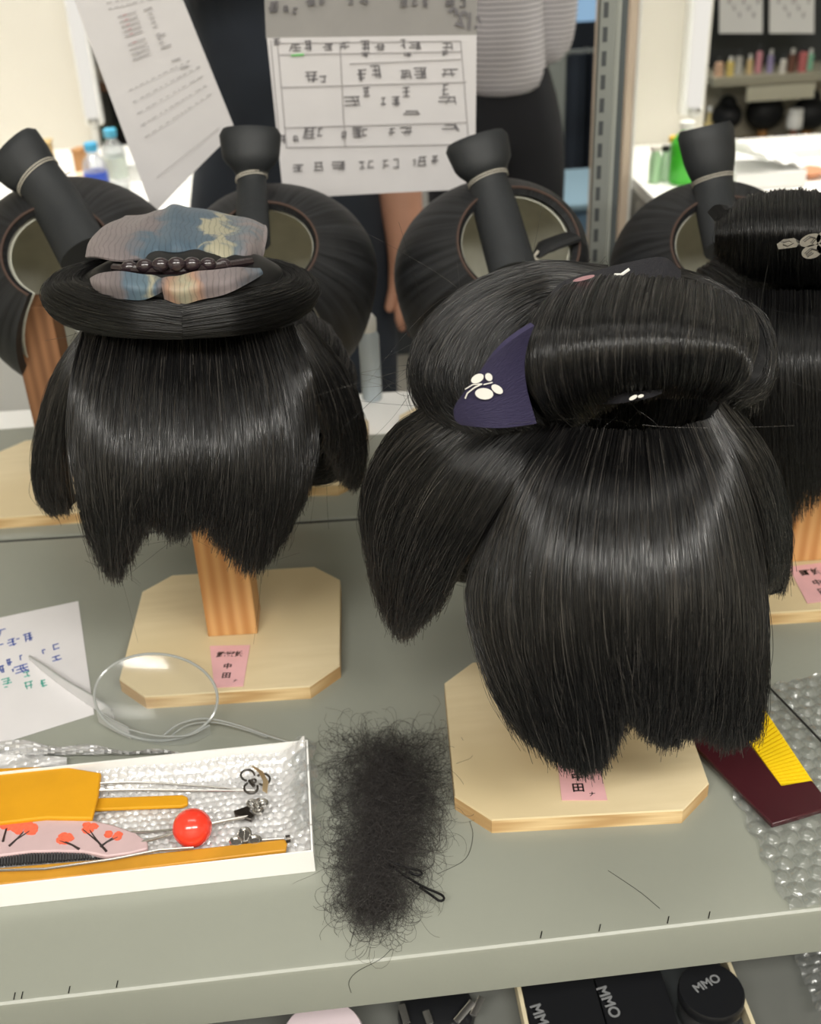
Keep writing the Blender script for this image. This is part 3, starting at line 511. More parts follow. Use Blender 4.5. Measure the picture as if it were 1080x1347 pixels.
sr = lock('side_hair', [px((955, 520, -.30), (1006, 590, -.29), (1030, 650, -.285), (1038, 710, -.282), (1031, 772, -.282)), px((945, 535, -.318), (990, 600, -.325), (1012, 665, -.325), (1022, 720, -.32), (1016, 765, -.315)), px((938, 545, -.328), (975, 605, -.345), (998, 670, -.35), (1006, 730, -.35), (1004, 775, -.345))], w2, IN2, 3000, clump=60, seed=36, vmax=.97)
MB().tube(px((1020, 745, -.30), (1030, 760, -.298), (1026, 776, -.3), (1012, 780, -.302)), .0028, 8, flat=.5).build('comb_clip', M['pin'], w2)['label'] = 'small black clip at the hair end'
roll2 = lock('chignon_roll', [px((740, 402, -.262), (716, 400, -.29), (696, 430, -.315), (692, 475, -.33), (710, 525, -.336), (748, 556, -.33)), px((762, 385, -.25), (745, 377, -.285), (718, 420, -.335), (708, 475, -.352), (722, 530, -.353), (754, 558, -.336)), px((792, 374, -.245), (777, 367, -.285), (756, 410, -.346), (747, 465, -.367), (754, 518, -.362), (772, 550, -.337)),
    px((832, 370, -.245), (824, 362, -.285), (809, 405, -.353), (801, 460, -.374), (804, 505, -.367), (814, 530, -.337)), px((880, 374, -.245), (876, 366, -.285), (868, 405, -.353), (862, 455, -.374), (862, 498, -.367), (860, 522, -.337)), px((925, 384, -.245), (926, 376, -.28), (926, 412, -.346), (921, 455, -.367), (916, 495, -.36), (906, 520, -.335)), px((956, 394, -.25), (963, 392, -.28), (970, 425, -.332), (968, 460, -.352), (959, 497, -.347), (936, 522, -.332)), px((980, 408, -.255), (990, 412, -.275), (996, 442, -.305), (990, 478, -.325), (976, 506, -.33), (945, 526, -.328))],
    w2, at(845, 455, -.29), 8500, vmax=1, thick=.014, seed=37, lens=(.98, 1), tipw=.0008, wob=.0005, groove=.0007, r=.00018)
lock('roll_end', [px((965, 396, -.25), (985, 402, -.262), (1006, 432, -.275), (1012, 468, -.29), (1000, 505, -.30), (968, 524, -.31)), px((970, 402, -.235), (998, 412, -.24), (1014, 445, -.252), (1016, 480, -.27), (1002, 512, -.288), (972, 528, -.305)), px((968, 415, -.22), (992, 425, -.222), (1008, 455, -.235), (1010, 485, -.255), (998, 512, -.275), (972, 526, -.3))], w2, at(930, 460, -.29), 1800, vmax=1, thick=.006, seed=38, lens=(.96, 1.02))
def RY_(t): return -.352-.004*t-.006*math.sin(PI*max(0, min(1, t)))
pl = []
for a in ((703, 428), (695, 450), (690, 480), (694, 515), (706, 557)):
    e = np.array({428: (600, 530), 450: (597, 538), 480: (597, 546), 515: (599, 553), 557: (606, 559)}[a[1]]); s_ = np.array(a); row = []
    for t in np.linspace(0, 1, 6):
        q = s_*(1-t)+e*t; row.append(at(q[0], q[1]+{428: -13, 450: -9, 480: -4, 515: 1, 557: 5}[a[1]]*math.sin(t*PI), RY_(t)))
    pl.append(row)
rib = MB().slab(crom(crom(np.array(pl), 18).transpose(1, 0, 2), 24).transpose(1, 0, 2), .003, IN2).build('crepe_ribbon', M['purple'], w2); rib['label'] = 'dark purple crepe flap with a white flower'
def motif(parent, shapes, Y0, mat, name='flower_motif'):
    m = MB()
    for kind, *a in shapes:
        if kind == 'e':
            cx, cy, rx, ry, ang = a; Y = Y0(cx) if callable(Y0) else Y0; c = at(cx, cy, Y); X = at(cx+math.cos(ang)*rx, cy+math.sin(ang)*rx, Y)-c; Y_ = at(cx-math.sin(ang)*ry, cy+math.cos(ang)*ry, Y)-c
            pts = [c+math.cos(t)*X+math.sin(t)*Y_ for t in np.linspace(0, 2*PI, 18, endpoint=False)]; b = [p-(p-CAM)/np.linalg.norm(p-CAM)*-.0006 for p in pts]
            m.add(pts+b, [tuple(range(18)), tuple(range(35, 17, -1))]+[(i, 18+i, 18+(i+1) % 18, (i+1) % 18) for i in range(18)])
        else: m.tube([at(x, y, Y0(x) if callable(Y0) else Y0) for x, y in a[0]], a[1], 6)
    return m.build(name, mat, parent)
motif(rib, [('e', 628, 498, 9, 5.5, -.5), ('e', 643, 496, 5.5, 4.5, 1.0), ('e', 654, 512, 8.5, 5, .6), ('e', 637, 518, 12, 7.5, .1), ('l', [(634, 505), (624, 510), (615, 517), (612, 524)], .0004), ('l', [(633, 505), (622, 506), (612, 512)], .0003), ('l', [(636, 506), (648, 503)], .0003)], lambda x: RY_((697-x)/99)-.0016, M['motif'])
top = np.array([px((704, 408, -.30), (716, 396, -.285)), px((730, 388, -.30), (738, 372, -.28)), px((770, 374, -.295), (776, 358, -.272)), px((820, 366, -.292), (826, 345, -.265)), px((868, 366, -.29), (872, 338, -.26)), px((896, 372, -.285), (896, 356, -.262))])
S = crom(crom(top, 26).transpose(1, 0, 2), 8).transpose(1, 0, 2)
rt = MB().slab(S, .003, at(840, 440, -.25)).build('crepe_ribbon', M['navy_crepe'], w2); rt['label'] = 'navy crepe strip over the top of the roll'
motif(rt, [('e', 768, 366, 15, 2.6, -.25)], -.2965, M['motif_pink']); motif(rt, [('l', [(818, 361), (828, 354)], .0009), ('l', [(808, 361), (818, 361)], .0006)], -.2935, M['motif'])
ru = MB().slab(crom(np.array([px((780, 520, -.35), (790, 532, -.35)), px((815, 516, -.358), (820, 530, -.358)), px((850, 514, -.36), (852, 524, -.36)), px((872, 512, -.358), (870, 518, -.358))]), 14), .003, IN2).build('crepe_ribbon', M['navy_crepe'], w2)
motif(ru, [('e', 833, 523, 6, 2.6, -.5), ('e', 843, 521, 4, 2.2, -.3)], -.3625, M['motif'])
flyaways(w2, px((990, 430, -.28), (1000, 470, -.29), (975, 520, -.32), (960, 400, -.27), (840, 560, -.35), (780, 560, -.34), (560, 480, -.25), (600, 390, -.2), (545, 520, -.26), (790, 352, -.2), (700, 350, -.18)), 110, roll2, 41, .042, .026)

# ---- the right wig, silver hairpin in its round bun
w3 = thing('wig', 'black wig with a smooth round bun and silver hairpin, cut by the right frame edge', 'wig', (B3[0]-.03, B3[1]+.03, .2), 'black traditional wigs')
C3 = np.array([.377, -.105, .188]); IN3 = C3+[.01, .02, -.03]
crown(w3, C3, .102, .098, .086, 2200, yaw=.15, seed=51)
cx3 = 1046; g = []
for u in np.linspace(-1, 1, 7):
    w = math.sqrt(max(.0, 1-(u*.98)**2)); row = []
    for t in np.linspace(-.2, 1.1, 7): row.append(at(cx3+u*104, 312-math.cos(t*PI)*62*(w*.85+.15), -.12-.075*math.sin(max(0, min(1, t))*PI)*(w*.85+.1)))
    g.append(row)
lock('chignon', g, w3, at(cx3, 312, -.10), 2600, vmax=1, thick=.012, seed=52, lens=(.97, 1), hm='fibre_dark')
lock('back_hair', [px((950, 375, -.13), (958, 470, -.16), (975, 560, -.165), (1000, 640, -.165)), px((985, 380, -.155), (985, 470, -.195), (992, 570, -.205), (1014, 665, -.2)), px((1030, 382, -.165), (1030, 470, -.208), (1032, 570, -.218), (1040, 676, -.212)), px((1080, 382, -.165), (1082, 470, -.208), (1084, 570, -.216), (1078, 655, -.212)), px((1130, 380, -.155), (1138, 470, -.195), (1140, 570, -.205), (1130, 640, -.2)), px((1165, 375, -.13), (1185, 470, -.16), (1190, 560, -.165), (1180, 620, -.165))], w3, IN3, 3200, clump=110, seed=53, hm='fibre_dark')
lock('side_hair', [px((945, 380, -.09), (930, 450, -.095), (930, 540, -.1), (945, 620, -.105)), px((950, 380, -.13), (945, 460, -.14), (955, 550, -.145), (975, 630, -.15))], w3, IN3, 1200, clump=30, seed=54)
hp = thing('hairpin', 'silver openwork hairpin with flower plates stuck in the round bun at right', 'hairpin', at(1050, 322, -.20))
m = MB()
def plate(m, pts, Y, t=.0012, dY=0):
    P_ = [at(x, y, Y) for x, y in pts]; Q = [at(x, y, Y-t) for x, y in pts]; n = len(pts)
    m.add(P_+Q, [tuple(range(n)), tuple(range(2*n-1, n-1, -1))]+[(i, n+i, n+(i+1) % n, (i+1) % n) for i in range(n)])
m = MB(); plate(m, [(1022, 321), (1024, 328), (1048, 325), (1052, 317), (1044, 313), (1030, 315)], -.20); m.build('leaf_plate', M['silver'], hp)
for (cx, cy, rx, ry, a) in ((1066, 316, 15, 8, -.35), (1068, 331, 14, 9, -.3), (1086, 312, 13, 9, -.5), (1086, 326, 12, 9, -.2)):
    m = MB(); plate(m, [(cx+math.cos(a)*rx*math.cos(t)-math.sin(a)*ry*math.sin(t), cy+math.sin(a)*rx*math.cos(t)+math.cos(a)*ry*math.sin(t)) for t in np.linspace(0, 2*PI, 16, endpoint=False)], -.203); m.build('flower_plate', M['silver'], hp)
m = MB()
for pts in ([(1030, 319), (1038, 317), (1044, 320), (1036, 324), (1030, 322)], [(1058, 318), (1066, 312), (1074, 314), (1068, 321)], [(1060, 335), (1068, 328), (1076, 330)], [(1062, 338), (1070, 333)]): m.tube([at(x, y, -.2052) for x, y in pts], .0004, 6)
m.build('engraved_line', M['silver_dark'], hp); MB().tube(px((1060, 322, -.198), (1030, 322, -.19), (1010, 322, -.16)), .001, 6).build('pin_shaft', M['silver'], hp)

# ---- the wigs on the far bench: open side towards us, front hair tied up with paper string
def far_wig(i, label, c, rx, rz, yaw, fl, open_=52, drop=1.4, n=900, tilt=.62, half=146):
    t = thing('open_wig', label, 'wig', (FB[i][0], FB[i][1], .2), 'open wigs on the far bench'); c = np.asarray(c)
    G = []; ct, st = math.cos(tilt), math.sin(tilt); R = rotz(PI+yaw) @ np.array([(1, 0, 0), (0, ct, -st), (0, st, ct)])
    for th in np.radians(np.linspace(-half, half, 21)):
        g = []
        for ph in np.radians(np.linspace(open_, -70, 9)):
            p = np.array([rx*math.sin(th)*math.cos(ph), .10*math.sin(ph), rz*math.cos(th)*math.cos(ph)])
            q = R @ p
            if q[2] < 0: k_ = min(1, -q[2]/.06); q[2] *= 1+(drop-1)*k_*k_*(3-2*k_)
            g.append(c+q)
        G.append(g)
    lock('crown_hair', G, t, c, n, thick=.008, vmax=1, nu=60, fibre=False, seed=70+i, lens=(.92, 1.0), body='hair_soft', wob=.0012)
    L = np.array([[c+(np.asarray(p)-c)*.86 for p in g] for g in G]); MB().slab(surf(L, 34, 18), .001, c).build('cap_lining', M['lining'], t)
    MB().tube(crom(np.array([c+(np.asarray(g[0])-c)*.97 for g in G]), 50), .0014, 8).build('cap_edge', M['brass'], t)
    forelock(t, *fl); return t
ft = [far_wig(0, 'open wig far left, its cut forelock top broad and bent to one side', far(104, 368, .15), .108, .098, .0, (far(112, 335, .07), far(52, 236, .13), far(14, 196, .145), .0245, .0215, .0275, (.85, 0, .35), 0), open_=62, drop=1.2),
      far_wig(1, 'open wig behind the printed silk, narrow tied forelock in front of the slanted list', far(368, 358, .15), .098, .084, -.12, (far(333, 320, .06), far(331, 237, .13), far(329, 170, .15), .0155, .0135, .0265, (1, 0, 0), 0), open_=60),
      far_wig(2, 'open wig behind the big front wig, mushroom-shaped forelock end over the ruled sheet', far(646, 352, .15), .100, .086, .30, (far(676, 360, .05), far(643, 240, .13), far(625, 182, .15), .0225, .0185, .0285, (1, 0, .05), 0), open_=50),
      far_wig(3, 'open wig beside the green bottle, forelock leaning over the white tissues', far(930, 352, .15), .100, .086, -.10, (far(955, 330, .06), far(938, 240, .13), far(927, 166, .145), .0205, .0190, .0255, (1, 0, 0), 0), open_=57)]
k = MB().tube(crom(np.array([far(752, 312, .11), far(735, 318, .10), far(718, 325, .095), far(706, 337, .09)]), 10), [.013]*7+[.010, .008, .006], 10, flat=.35).build('hair_tab', M['hair_soft'], ft[2])
MB().tube([far(708, 330, .088), far(702, 338, .087), far(707, 343, .087)], .0014, 6).build('tab_tip', M['string'], k)

# ================================================================== THINGS ON THE BENCH
def plan(u, v, z=0): return atz(u, v, z)
def flat_sheet(poly, z0, z1):
    a = [atz(u, v, z0) for u, v in poly]; b = [np.array([p[0], p[1], z1]) for p in a]; n = len(a)
    return MB().add(a+b, [tuple(range(n)), tuple(range(2*n-1, n-1, -1))]+[(i, n+i, n+(i+1) % n, (i+1) % n) for i in range(n)])
def scribble(parent, u, v, w, h, ang, mat, z, seed, r=.0004, name='handwriting', strokes=4):
    """one handwritten character of short pen strokes lying on the sheet"""
    rg = np.random.default_rng(seed); m = MB(); ca, sa = math.cos(ang), math.sin(ang)
    def q(x, y): return atz(u+ca*x*w-sa*y*h, v+sa*x*w+ca*y*h, z)
    for i in range(strokes):
        if i % 2 == 0: y = -.4+.8*i/max(1, strokes-1); pts = [q(-.5+rg.uniform(0, .2), y), q(0, y-.05), q(.5-rg.uniform(0, .2), y-.08)]
        else: x = rg.uniform(-.3, .3); pts = [q(x, -.5), q(x-.05, 0), q(x+rg.uniform(-.3, .3), .5)]
        m.tube(pts, r, 5)
    return m.build(name, mat, parent)
# note sheet
c = atz(60, 880, 0)
note = thing('paper_note', 'white sheet with blue and green handwriting on the bench at the left edge', 'paper', (c[0], c[1], 0))
flat_sheet([(-60, 828), (0, 813), (103, 791), (124, 940), (0, 979), (-60, 996)], .0004, .0008).build('sheet', M['paper'], note, smooth=False)
zz = .0011
for i, (u, v, w, h, st) in enumerate(((3, 832, 14, 8, 2), (15, 845, 13, 9, 5), (37, 838, 13, 10, 6), (24, 843, 5, 6, 1), (2, 849, 8, 3, 1), (58, 857, 7, 5, 2), (73, 851, 10, 7, 3), (74, 866, 14, 6, 3), (28, 865, 5, 6, 2), (12, 871, 8, 8, 4), (3, 880, 8, 9, 4), (28, 880, 20, 10, 5), (17, 882, 3, 3, 2))):
    scribble(note, u, v, w, h, -.25, M['blue_ink'], zz, 100+i, strokes=st, r=.0005)
for i, (u, v, w, h, st) in enumerate(((9, 896, 14, 8, 5), (35, 887, 10, 7, 3), (38, 901, 13, 9, 4), (57, 899, 9, 9, 5), (8, 905, 6, 3, 1))):
    scribble(note, u, v, w, h, -.2, M['green_ink'], zz, 150+i, strokes=st, r=.00045)

# clear plastic face-shield frame
c = atz(205, 975, 0)
fs = thing('clear_goggles', 'clear plastic goggle frame with one round lens, lying between the note and the white box', 'goggles', (c[0], c[1], 0))
ctr = [atz(140, 945, .004), atz(124, 915, .011)]
def ringpt(t):
    u, v = 205+81*math.cos(t)+3*math.sin(t), 917+57*math.sin(t)
    z = .003+.036*(1-math.sin(t))/2+.008*(1-math.cos(t))/2*0
    return atz(u, v, z)
rp = [ringpt(t) for t in np.linspace(0, 2*PI, 64, endpoint=False)]
MB().ring(rp, .0011, 8).build('lens_rim', M['rim'], fs)
cc = np.mean(rp, 0); nrm = np.cross(rp[0]-cc, rp[16]-cc); nrm /= np.linalg.norm(nrm)
G = np.array([[cc+(np.array(p)-cc)*s+nrm*.006*(1-s*s) for s in np.linspace(.02, .985, 7)] for p in rp])
MB().grid(G, True).build('lens', M['clear'], fs)
def band(pts, wdt, name, mat, t=.0008):
    """flat upright strip along a path; wdt is its height"""
    pts = crom(np.array(pts), 24); w = np.interp(np.linspace(0, 1, 24), np.linspace(0, 1, len(wdt)), wdt)
    G = np.array([[p+np.array([0, 0, 1])*ww*s for s in (0, .5, 1)] for p, ww in zip(pts, w)]); o = MB().slab(G, t).build(name, mat, fs)
    MB().tube(G[:, 2], .0007, 6).build('strip_edge', M['rim'], o); return o
band([atz(152, 953, .001), atz(125, 932, .001), atz(90, 908, .001), atz(60, 885, .001), atz(40, 868, .001)], [.014, .013, .010, .008, .004], 'temple_arm', M['tie_white'])
band([atz(130, 950, .001), atz(150, 962, .001), atz(172, 972, .001)], [.013, .012, .011], 'bridge', M['tie_white'])
band([atz(172, 973, .001), atz(210, 980, .001), atz(250, 978, .001), atz(278, 966, .001)], [.010, .009, .008, .009], 'lower_band', M['clear'])
m = MB(); m.tube(crom(np.array([atz(214, 968, .004), atz(236, 952, .008), atz(270, 945, .010), atz(310, 953, .008), atz(350, 967, .007), atz(384, 978, .008)]), 24), .0008, 6); m.tube(crom(np.array([atz(220, 972, .003), atz(246, 954, .006), atz(280, 950, .008), atz(320, 959, .006), atz(352, 970, .005)]), 24), .0006, 6)
m.build('wire_arm', M['rim'], fs)

# twisted strip of plastic film behind the white box
c = atz(90, 985, 0)
fl = thing('plastic_film', 'crumpled strip of clear plastic film behind the white box', 'plastic film', (c[0], c[1], 0))
rows = []
for i, u in enumerate(np.linspace(-40, 235, 60)):
    t = i/59; v0, v1 = 972+18*t+3*math.sin(t*19), 992+6*t-8*t*t; row = []
    for s in np.linspace(0, 1, 9): row.append(atz(u, v0*(1-s)+max(v1, v0+4)*s, .002+.004*abs(math.sin(s*7+t*23))+.004*math.sin(s*PI)))
    rows.append(row)
MB().slab(np.array(rows), .0003).build('film_strip', M['tie_white'], fl)
rows = []
for i, u in enumerate(np.linspace(-40, 88, 30)):
    t = i/29; row = []
    for s in np.linspace(0, 1, 6): row.append(atz(u, 992+4*t*t+ (20-10*t*t)*s, .003+.004*math.sin(s*3+t*5)**2))
    rows.append(row)
MB().slab(np.array(rows), .0003).build('film_fold', M['tie_white'], fl)

# white box of hair ornaments
bA = atz(415, 1146, 0); bB = atz(0, 1193, 0); ex = (bA-bB); ex[2] = 0; ex /= np.linalg.norm(ex); ey = np.array([-ex[1], ex[0], 0])
bx = thing('white_box', 'shallow open white card box holding hair ornaments on bubble wrap, at the left edge', 'box', tuple(bA))
WL, WD, WH = .30, np.dot(atz(415, 972, .018)-bA, ey), .018
def bl(x, y, z): return bA+ex*x+ey*y+np.array([0, 0, z])
def obox(m, x0, x1, y0, y1, z0, z1):
    vs = [bl(x, y, z) for z in (z0, z1) for x, y in ((x0, y0), (x1, y0), (x1, y1), (x0, y1))]
    return m.add(vs, [(3, 2, 1, 0), (4, 5, 6, 7), (0, 1, 5, 4), (1, 2, 6, 5), (2, 3, 7, 6), (3, 0, 4, 7)])
m = MB(); obox(m, -WL, 0, 0, WD, 0, .001)
for a in ((-WL, 0, 0, .0012), (-WL, 0, WD-.0012, WD), (-.0012, 0, .0012, WD-.0012), (-WL, -WL+.0012, .0012, WD-.0012)): obox(m, *a, .001, WH)
m.build('tray', M['card'], bx, smooth=False)
def bubbles(name, label, P_, nu, nv, pitch, mat, h=.003, loc=None, wr=.0015, part=None, seed=0):
    """sheet with raised round bubbles; P_(a, b) maps metres along the sheet to a point"""
    rg = np.random.default_rng(seed); G = np.zeros((nu, nv, 3)); ph = rg.uniform(0, 6, 8)
    for i in range(nu):
        for j in range(nv):
            p, a, b = P_(i/(nu-1), j/(nv-1)); r = b/(pitch*.866); k = round(r); best = 9
            for kk in (k-1, k, k+1):
                off = .5*(kk % 2); c_ = round(a/pitch-off)+off; best = min(best, math.hypot(a-c_*pitch, b-kk*pitch*.866))
            q = best/(pitch*.44); hh = h*math.sqrt(max(0, 1-q*q)) if q < 1 else 0
            G[i, j] = p+np.array([0, 0, 1])*(hh*(.75+.25*math.sin(a*300+ph[0])*math.sin(b*270+ph[1]))+wr*(math.sin(a*90+ph[2]+3*math.sin(b*60+ph[3]))*math.sin(b*110+ph[4])+1)*.5)
    return MB().slab(G, .0004, G.mean((0, 1))-[0, 0, 1])
def pin_(i, j):
    a, b = -.245+.243*i, .003+(WD-.006)*j
    z = .0016+.0035*math.sin(PI*min(1, (1-j)*1.0))*.4
    if i > .93: z += (i-.93)/.07*.012*(.3+.7*j)
    if j > .88: z += (j-.88)/.12*.009
    return bl(a, b, z), a, b
bw = thing('bubble_wrap', 'clear bubble wrap lining the white box under the hair ornaments', 'bubble wrap', tuple(bl(-.05, .04, .0015)))
bubbles('b', '', pin_, 190, 84, .0062, None, .0022, seed=4, wr=.0022).build('bubble_sheet', M['bubble_in'], bw)
m = MB(); G = np.array([[bl(-.012+.016*s+.002*math.sin(t*22), WD-.09*t*1.0+.004, .013+.005*math.sin(s*PI)+.0015*math.sin(t*31+s*5)) for s in np.linspace(0, 1, 7)] for t in np.linspace(0, .95, 50)])
m.slab(G, .0003).build('folded_edge', M['bubble'], bw)

ZB = .0062
def oz(u, v, z=ZB): return atz(u, v, z)
def plate_z(poly, z0, z1): 
    a = [atz(u, v, z1) for u, v in poly]; b = [p-np.array([0, 0, z1-z0]) for p in a]; n = len(a)
    return MB().add(a+b, [tuple(range(n)), tuple(range(2*n-1, n-1, -1))]+[(i, n+i, n+(i+1) % n, (i+1) % n) for i in range(n)])
# big amber comb
c = oz(30, 1045)
t = thing('hair_comb', 'broad plain amber comb plate, largest ornament in the white box', 'comb', c)
plate_z([(-70, 1020), (0, 1010), (45, 1008), (90, 1009), (133, 1016), (129, 1045), (121, 1076), (60, 1075), (0, 1082), (-70, 1092)], .0125, .0165).build('comb_plate', M['amber'], t, bevel=.0012, angle=30)
MB().tube([oz(-30, 1060, .009), oz(100, 1055, .009)], .0028, 10, flat=.5).build('comb_spine', M['amber'], t)
# amber stick
c = oz(190, 1055)
t = thing('hair_stick', 'short yellow amber stick poking out from under the broad amber comb', 'hair stick', c)
plate_z([(70, 1050), (133, 1049), (240, 1045), (247, 1048), (247, 1057), (240, 1060), (133, 1064), (70, 1066)], .007, .0098).build('stick', M['amber'], t, bevel=.0009)
# long two-pronged silver pin with flower head
c = oz(240, 1035)
t = thing('silver_hairpin', 'two-pronged silver hairpin whose openwork blossom head lies topmost at the box end', 'hairpin', c)
m = MB(); m.tube(crom(np.array([oz(118, 1031, .0155), oz(180, 1029, .011), oz(250, 1033, .010), oz(320, 1039, .010)]), 24), .0008, 8); m.build('prong', M['silver'], t)
m = MB(); m.tube(crom(np.array([oz(118, 1040, .0155), oz(180, 1039, .011), oz(250, 1040, .010), oz(335, 1040, .010)]), 24), .0008, 8); m.build('prong', M['silver'], t)
def blossom(cx, cy, s, z, start=0, r=.0008, sq=.8, petals=3, span=2*PI):
    m = MB()
    for i in range(petals):
        a = start+span*i/petals; px_, py_ = cx+math.cos(a)*s*.62, cy+math.sin(a)*s*.62*sq
        m.tube([atz(px_+s*.45*math.cos(q), py_+s*.45*sq*math.sin(q), z) for q in np.linspace(a-2.3, a+2.3, 14)], r, 6)
    m.tube([atz(cx+s*.14*math.cos(q), cy+s*.14*sq*math.sin(q), z) for q in np.linspace(0, 2*PI, 10)], r, 6)
    return m
blossom(334, 1027, 20, .013, -2.3).build('blossom_outline', M['silver_dark'], t)
MB().slab(np.array([px_row for px_row in [[oz(331, 1007, .016), oz(335, 1008, .016)], [oz(340, 1015, .018), oz(346, 1015, .018)], [oz(346, 1027, .018), oz(353, 1028, .018)], [oz(345, 1040, .016), oz(351, 1043, .016)]]]), .001).build('curled_leaf', M['gold'], t)
MB().tube([oz(328, 1027, .013), oz(334, 1034, .013)], .0013, 6).build('stamen', M['silver_dark'], t)
# coral bead pin
bc = atz(253, 1089, .0175)
t = thing('ball_hairpin', 'silver hairpin carrying a round coral-red ball', 'hairpin', bc)
MB().ell(bc, .0128, .0128, .0124, 32, 20).build('ball', M['coral'], t)
m = MB(); m.tube([oz(172, 1095, .0125), oz(200, 1094, .014), bc], .0009, 8); m.build('prong', M['silver'], t)
m = MB(); m.tube([oz(186, 1108, .0125), oz(205, 1103, .014), bc], .0011, 8); m.build('prong', M['silver'], t)
MB().tube([bc, oz(290, 1081, .0155), oz(326, 1074, .0125)], [.0011, .0012, .0011], 8).build('shaft', M['silver'], t)
plate_z([(307, 1066), (316, 1063), (330, 1058), (328, 1066), (335, 1072), (330, 1078), (318, 1074), (309, 1072)], .0105, .0135).build('finial', M['silver_dark'], t, bevel=.0006)
blossom(339, 1060, 13, .0135, -.6, .0011).build('blossom_outline', M['silver'], t)
plate_z([(331, 1053), (342, 1049), (348, 1058), (343, 1068), (334, 1069)], .0118, .0124).build('petal_plate', M['silver'], t)
# lilac comb with painted trees
c = oz(90, 1105)
t = thing('painted_comb', 'rounded pinkish lilac comb painted with small orange-red trees, dark teeth below', 'comb', c)
zt = .0135
top_e = [(-60, 1092), (0, 1082), (45, 1075), (80, 1073.5), (115, 1077), (150, 1085), (178, 1095), (194, 1107), (194, 1116)]
bot_e = [(170, 1122), (140, 1126), (110, 1120), (75, 1119), (40, 1120), (0, 1125), (-60, 1131)]
plate_z(top_e+bot_e, zt-.004, zt).build('comb_back', M['lilac'], t, bevel=.0011, angle=30)
m = MB()
for i, u in enumerate(np.linspace(-40, 134, 46)):
    b = np.interp(u, [-60, 0, 40, 75, 110, 140], [1131, 1125, 1120, 1119, 1120, 1126]); e = np.interp(u, [-60, 0, 60, 110, 140], [1142, 1137, 1132.5, 1129, 1126.8])
    plt = [atz(u-1.35, b-1, zt-.001), atz(u+1.35, b-1, zt-.001), atz(u+1.1, e, zt-.003), atz(u-1.6, e, zt-.003)]; q = [p-np.array([0, 0, .002]) for p in plt]
    m.add(plt+q, [(0, 1, 2, 3), (7, 6, 5, 4), (0, 4, 5, 1), (1, 5, 6, 2), (2, 6, 7, 3), (3, 7, 4, 0)])
m.build('comb_teeth', M['teeth_dark'], t, smooth=False)['label'] = 'dark comb teeth'
rg = np.random.default_rng(3)
for (u, v, s, tx, ty) in ((8, 1086, 11, 4, 1107), (32, 1090, 19, 12, 1113), (85, 1103, 14, 104, 1117), (117, 1088, 14, 140, 1120), (149, 1098, 14, 132, 1114)):
    m = MB()
    for k in range(7):
        a = rg.uniform(0, 6.28); cu, cv, rr = u+math.cos(a)*s*.5, v+math.sin(a)*s*.28, s*rg.uniform(.3, .5)
        pts = [atz(cu+rr*math.cos(q)*rg.uniform(.85, 1.1), cv+rr*.7*math.sin(q)*rg.uniform(.85, 1.1), zt+.0003+k*.00004) for q in np.linspace(0, 2*PI, 14, endpoint=False)]; b = [p-np.array([0, 0, .0004]) for p in pts]
        m.add(pts+b, [tuple(range(14)), tuple(range(27, 13, -1))]+[(i, 14+i, 14+(i+1) % 14, (i+1) % 14) for i in range(14)])
    m.build('painted_crown', M['orange'], t)
    m = MB(); m.tube([atz(u+(tx-u)*.05, v+4, zt+.0004), atz(u+(tx-u)*.45, v+(ty-v)*.55, zt+.0004), atz(tx, ty, zt+.0004)], [.0003, .0006, .0009], 5)
    m.tube([atz(u+(tx-u)*.5, v+(ty-v)*.6, zt+.0004), atz(u-(tx-u)*.35, v+3, zt+.0004)], [.0006, .0003], 5); m.build('painted_branch', M['dark_paint'], t)
# long dark amber stick along the front wall
c = oz(200, 1128)
t = thing('hair_stick', 'long dark amber flat stick with a silver tip along the front of the box', 'hair stick', c)
plate_z([(-70, 1149), (0, 1141), (130, 1130), (250, 1117), (374, 1103), (378, 1106), (376, 1118), (250, 1134), (130, 1149), (0, 1163), (-70, 1172)], .0095, .0128).build('stick', M['amber_dark'], t, bevel=.001)
MB().tube([oz(-60, 1147, .0148), oz(60, 1143, .0148), oz(150, 1130, .0148), oz(210, 1118, .0150), oz(255, 1115, .0150)], .0009, 8).build('inlaid_wire', M['silver'], t)
MB().tube([oz(345, 1105, .0135), oz(374, 1103, .0135)], .0008, 8).build('pin_wire', M['silver'], t); MB().tube([oz(376, 1104, .0135), oz(382, 1103, .0135)], [.0026, .0024], 12).build('tip_cap', M['silver_dark'], t)
# flat blossom pin
c = oz(322, 1103)
t = thing('blossom_hairpin', 'small silver blossom outline standing behind the long amber stick', 'hairpin', c)
m = MB()
for (cx, cy, rx, ry) in ((322, 1098, 8, 9), (311, 1107, 8, 6), (335, 1105, 8, 6)): m.tube([atz(cx+rx*math.cos(q), cy+ry*math.sin(q), .012) for q in np.linspace(0, 2*PI, 18)], .0009, 6)
m.tube([atz(322, 1092, .012), atz(322, 1108, .012)], .0006, 6); m.build('blossom_outline', M['silver'], t)
m = MB()
for (cx, cy, rx, ry) in ((322, 1098, 7, 8), (311, 1107, 7, 5), (335, 1105, 7, 5)):
    P_ = [atz(cx+rx*math.cos(q), cy+ry*math.sin(q), .0116) for q in np.linspace(0, 2*PI, 14, endpoint=False)]; m.add(P_, [tuple(range(14))])
m.build('petal_plate', M['silver'], t)

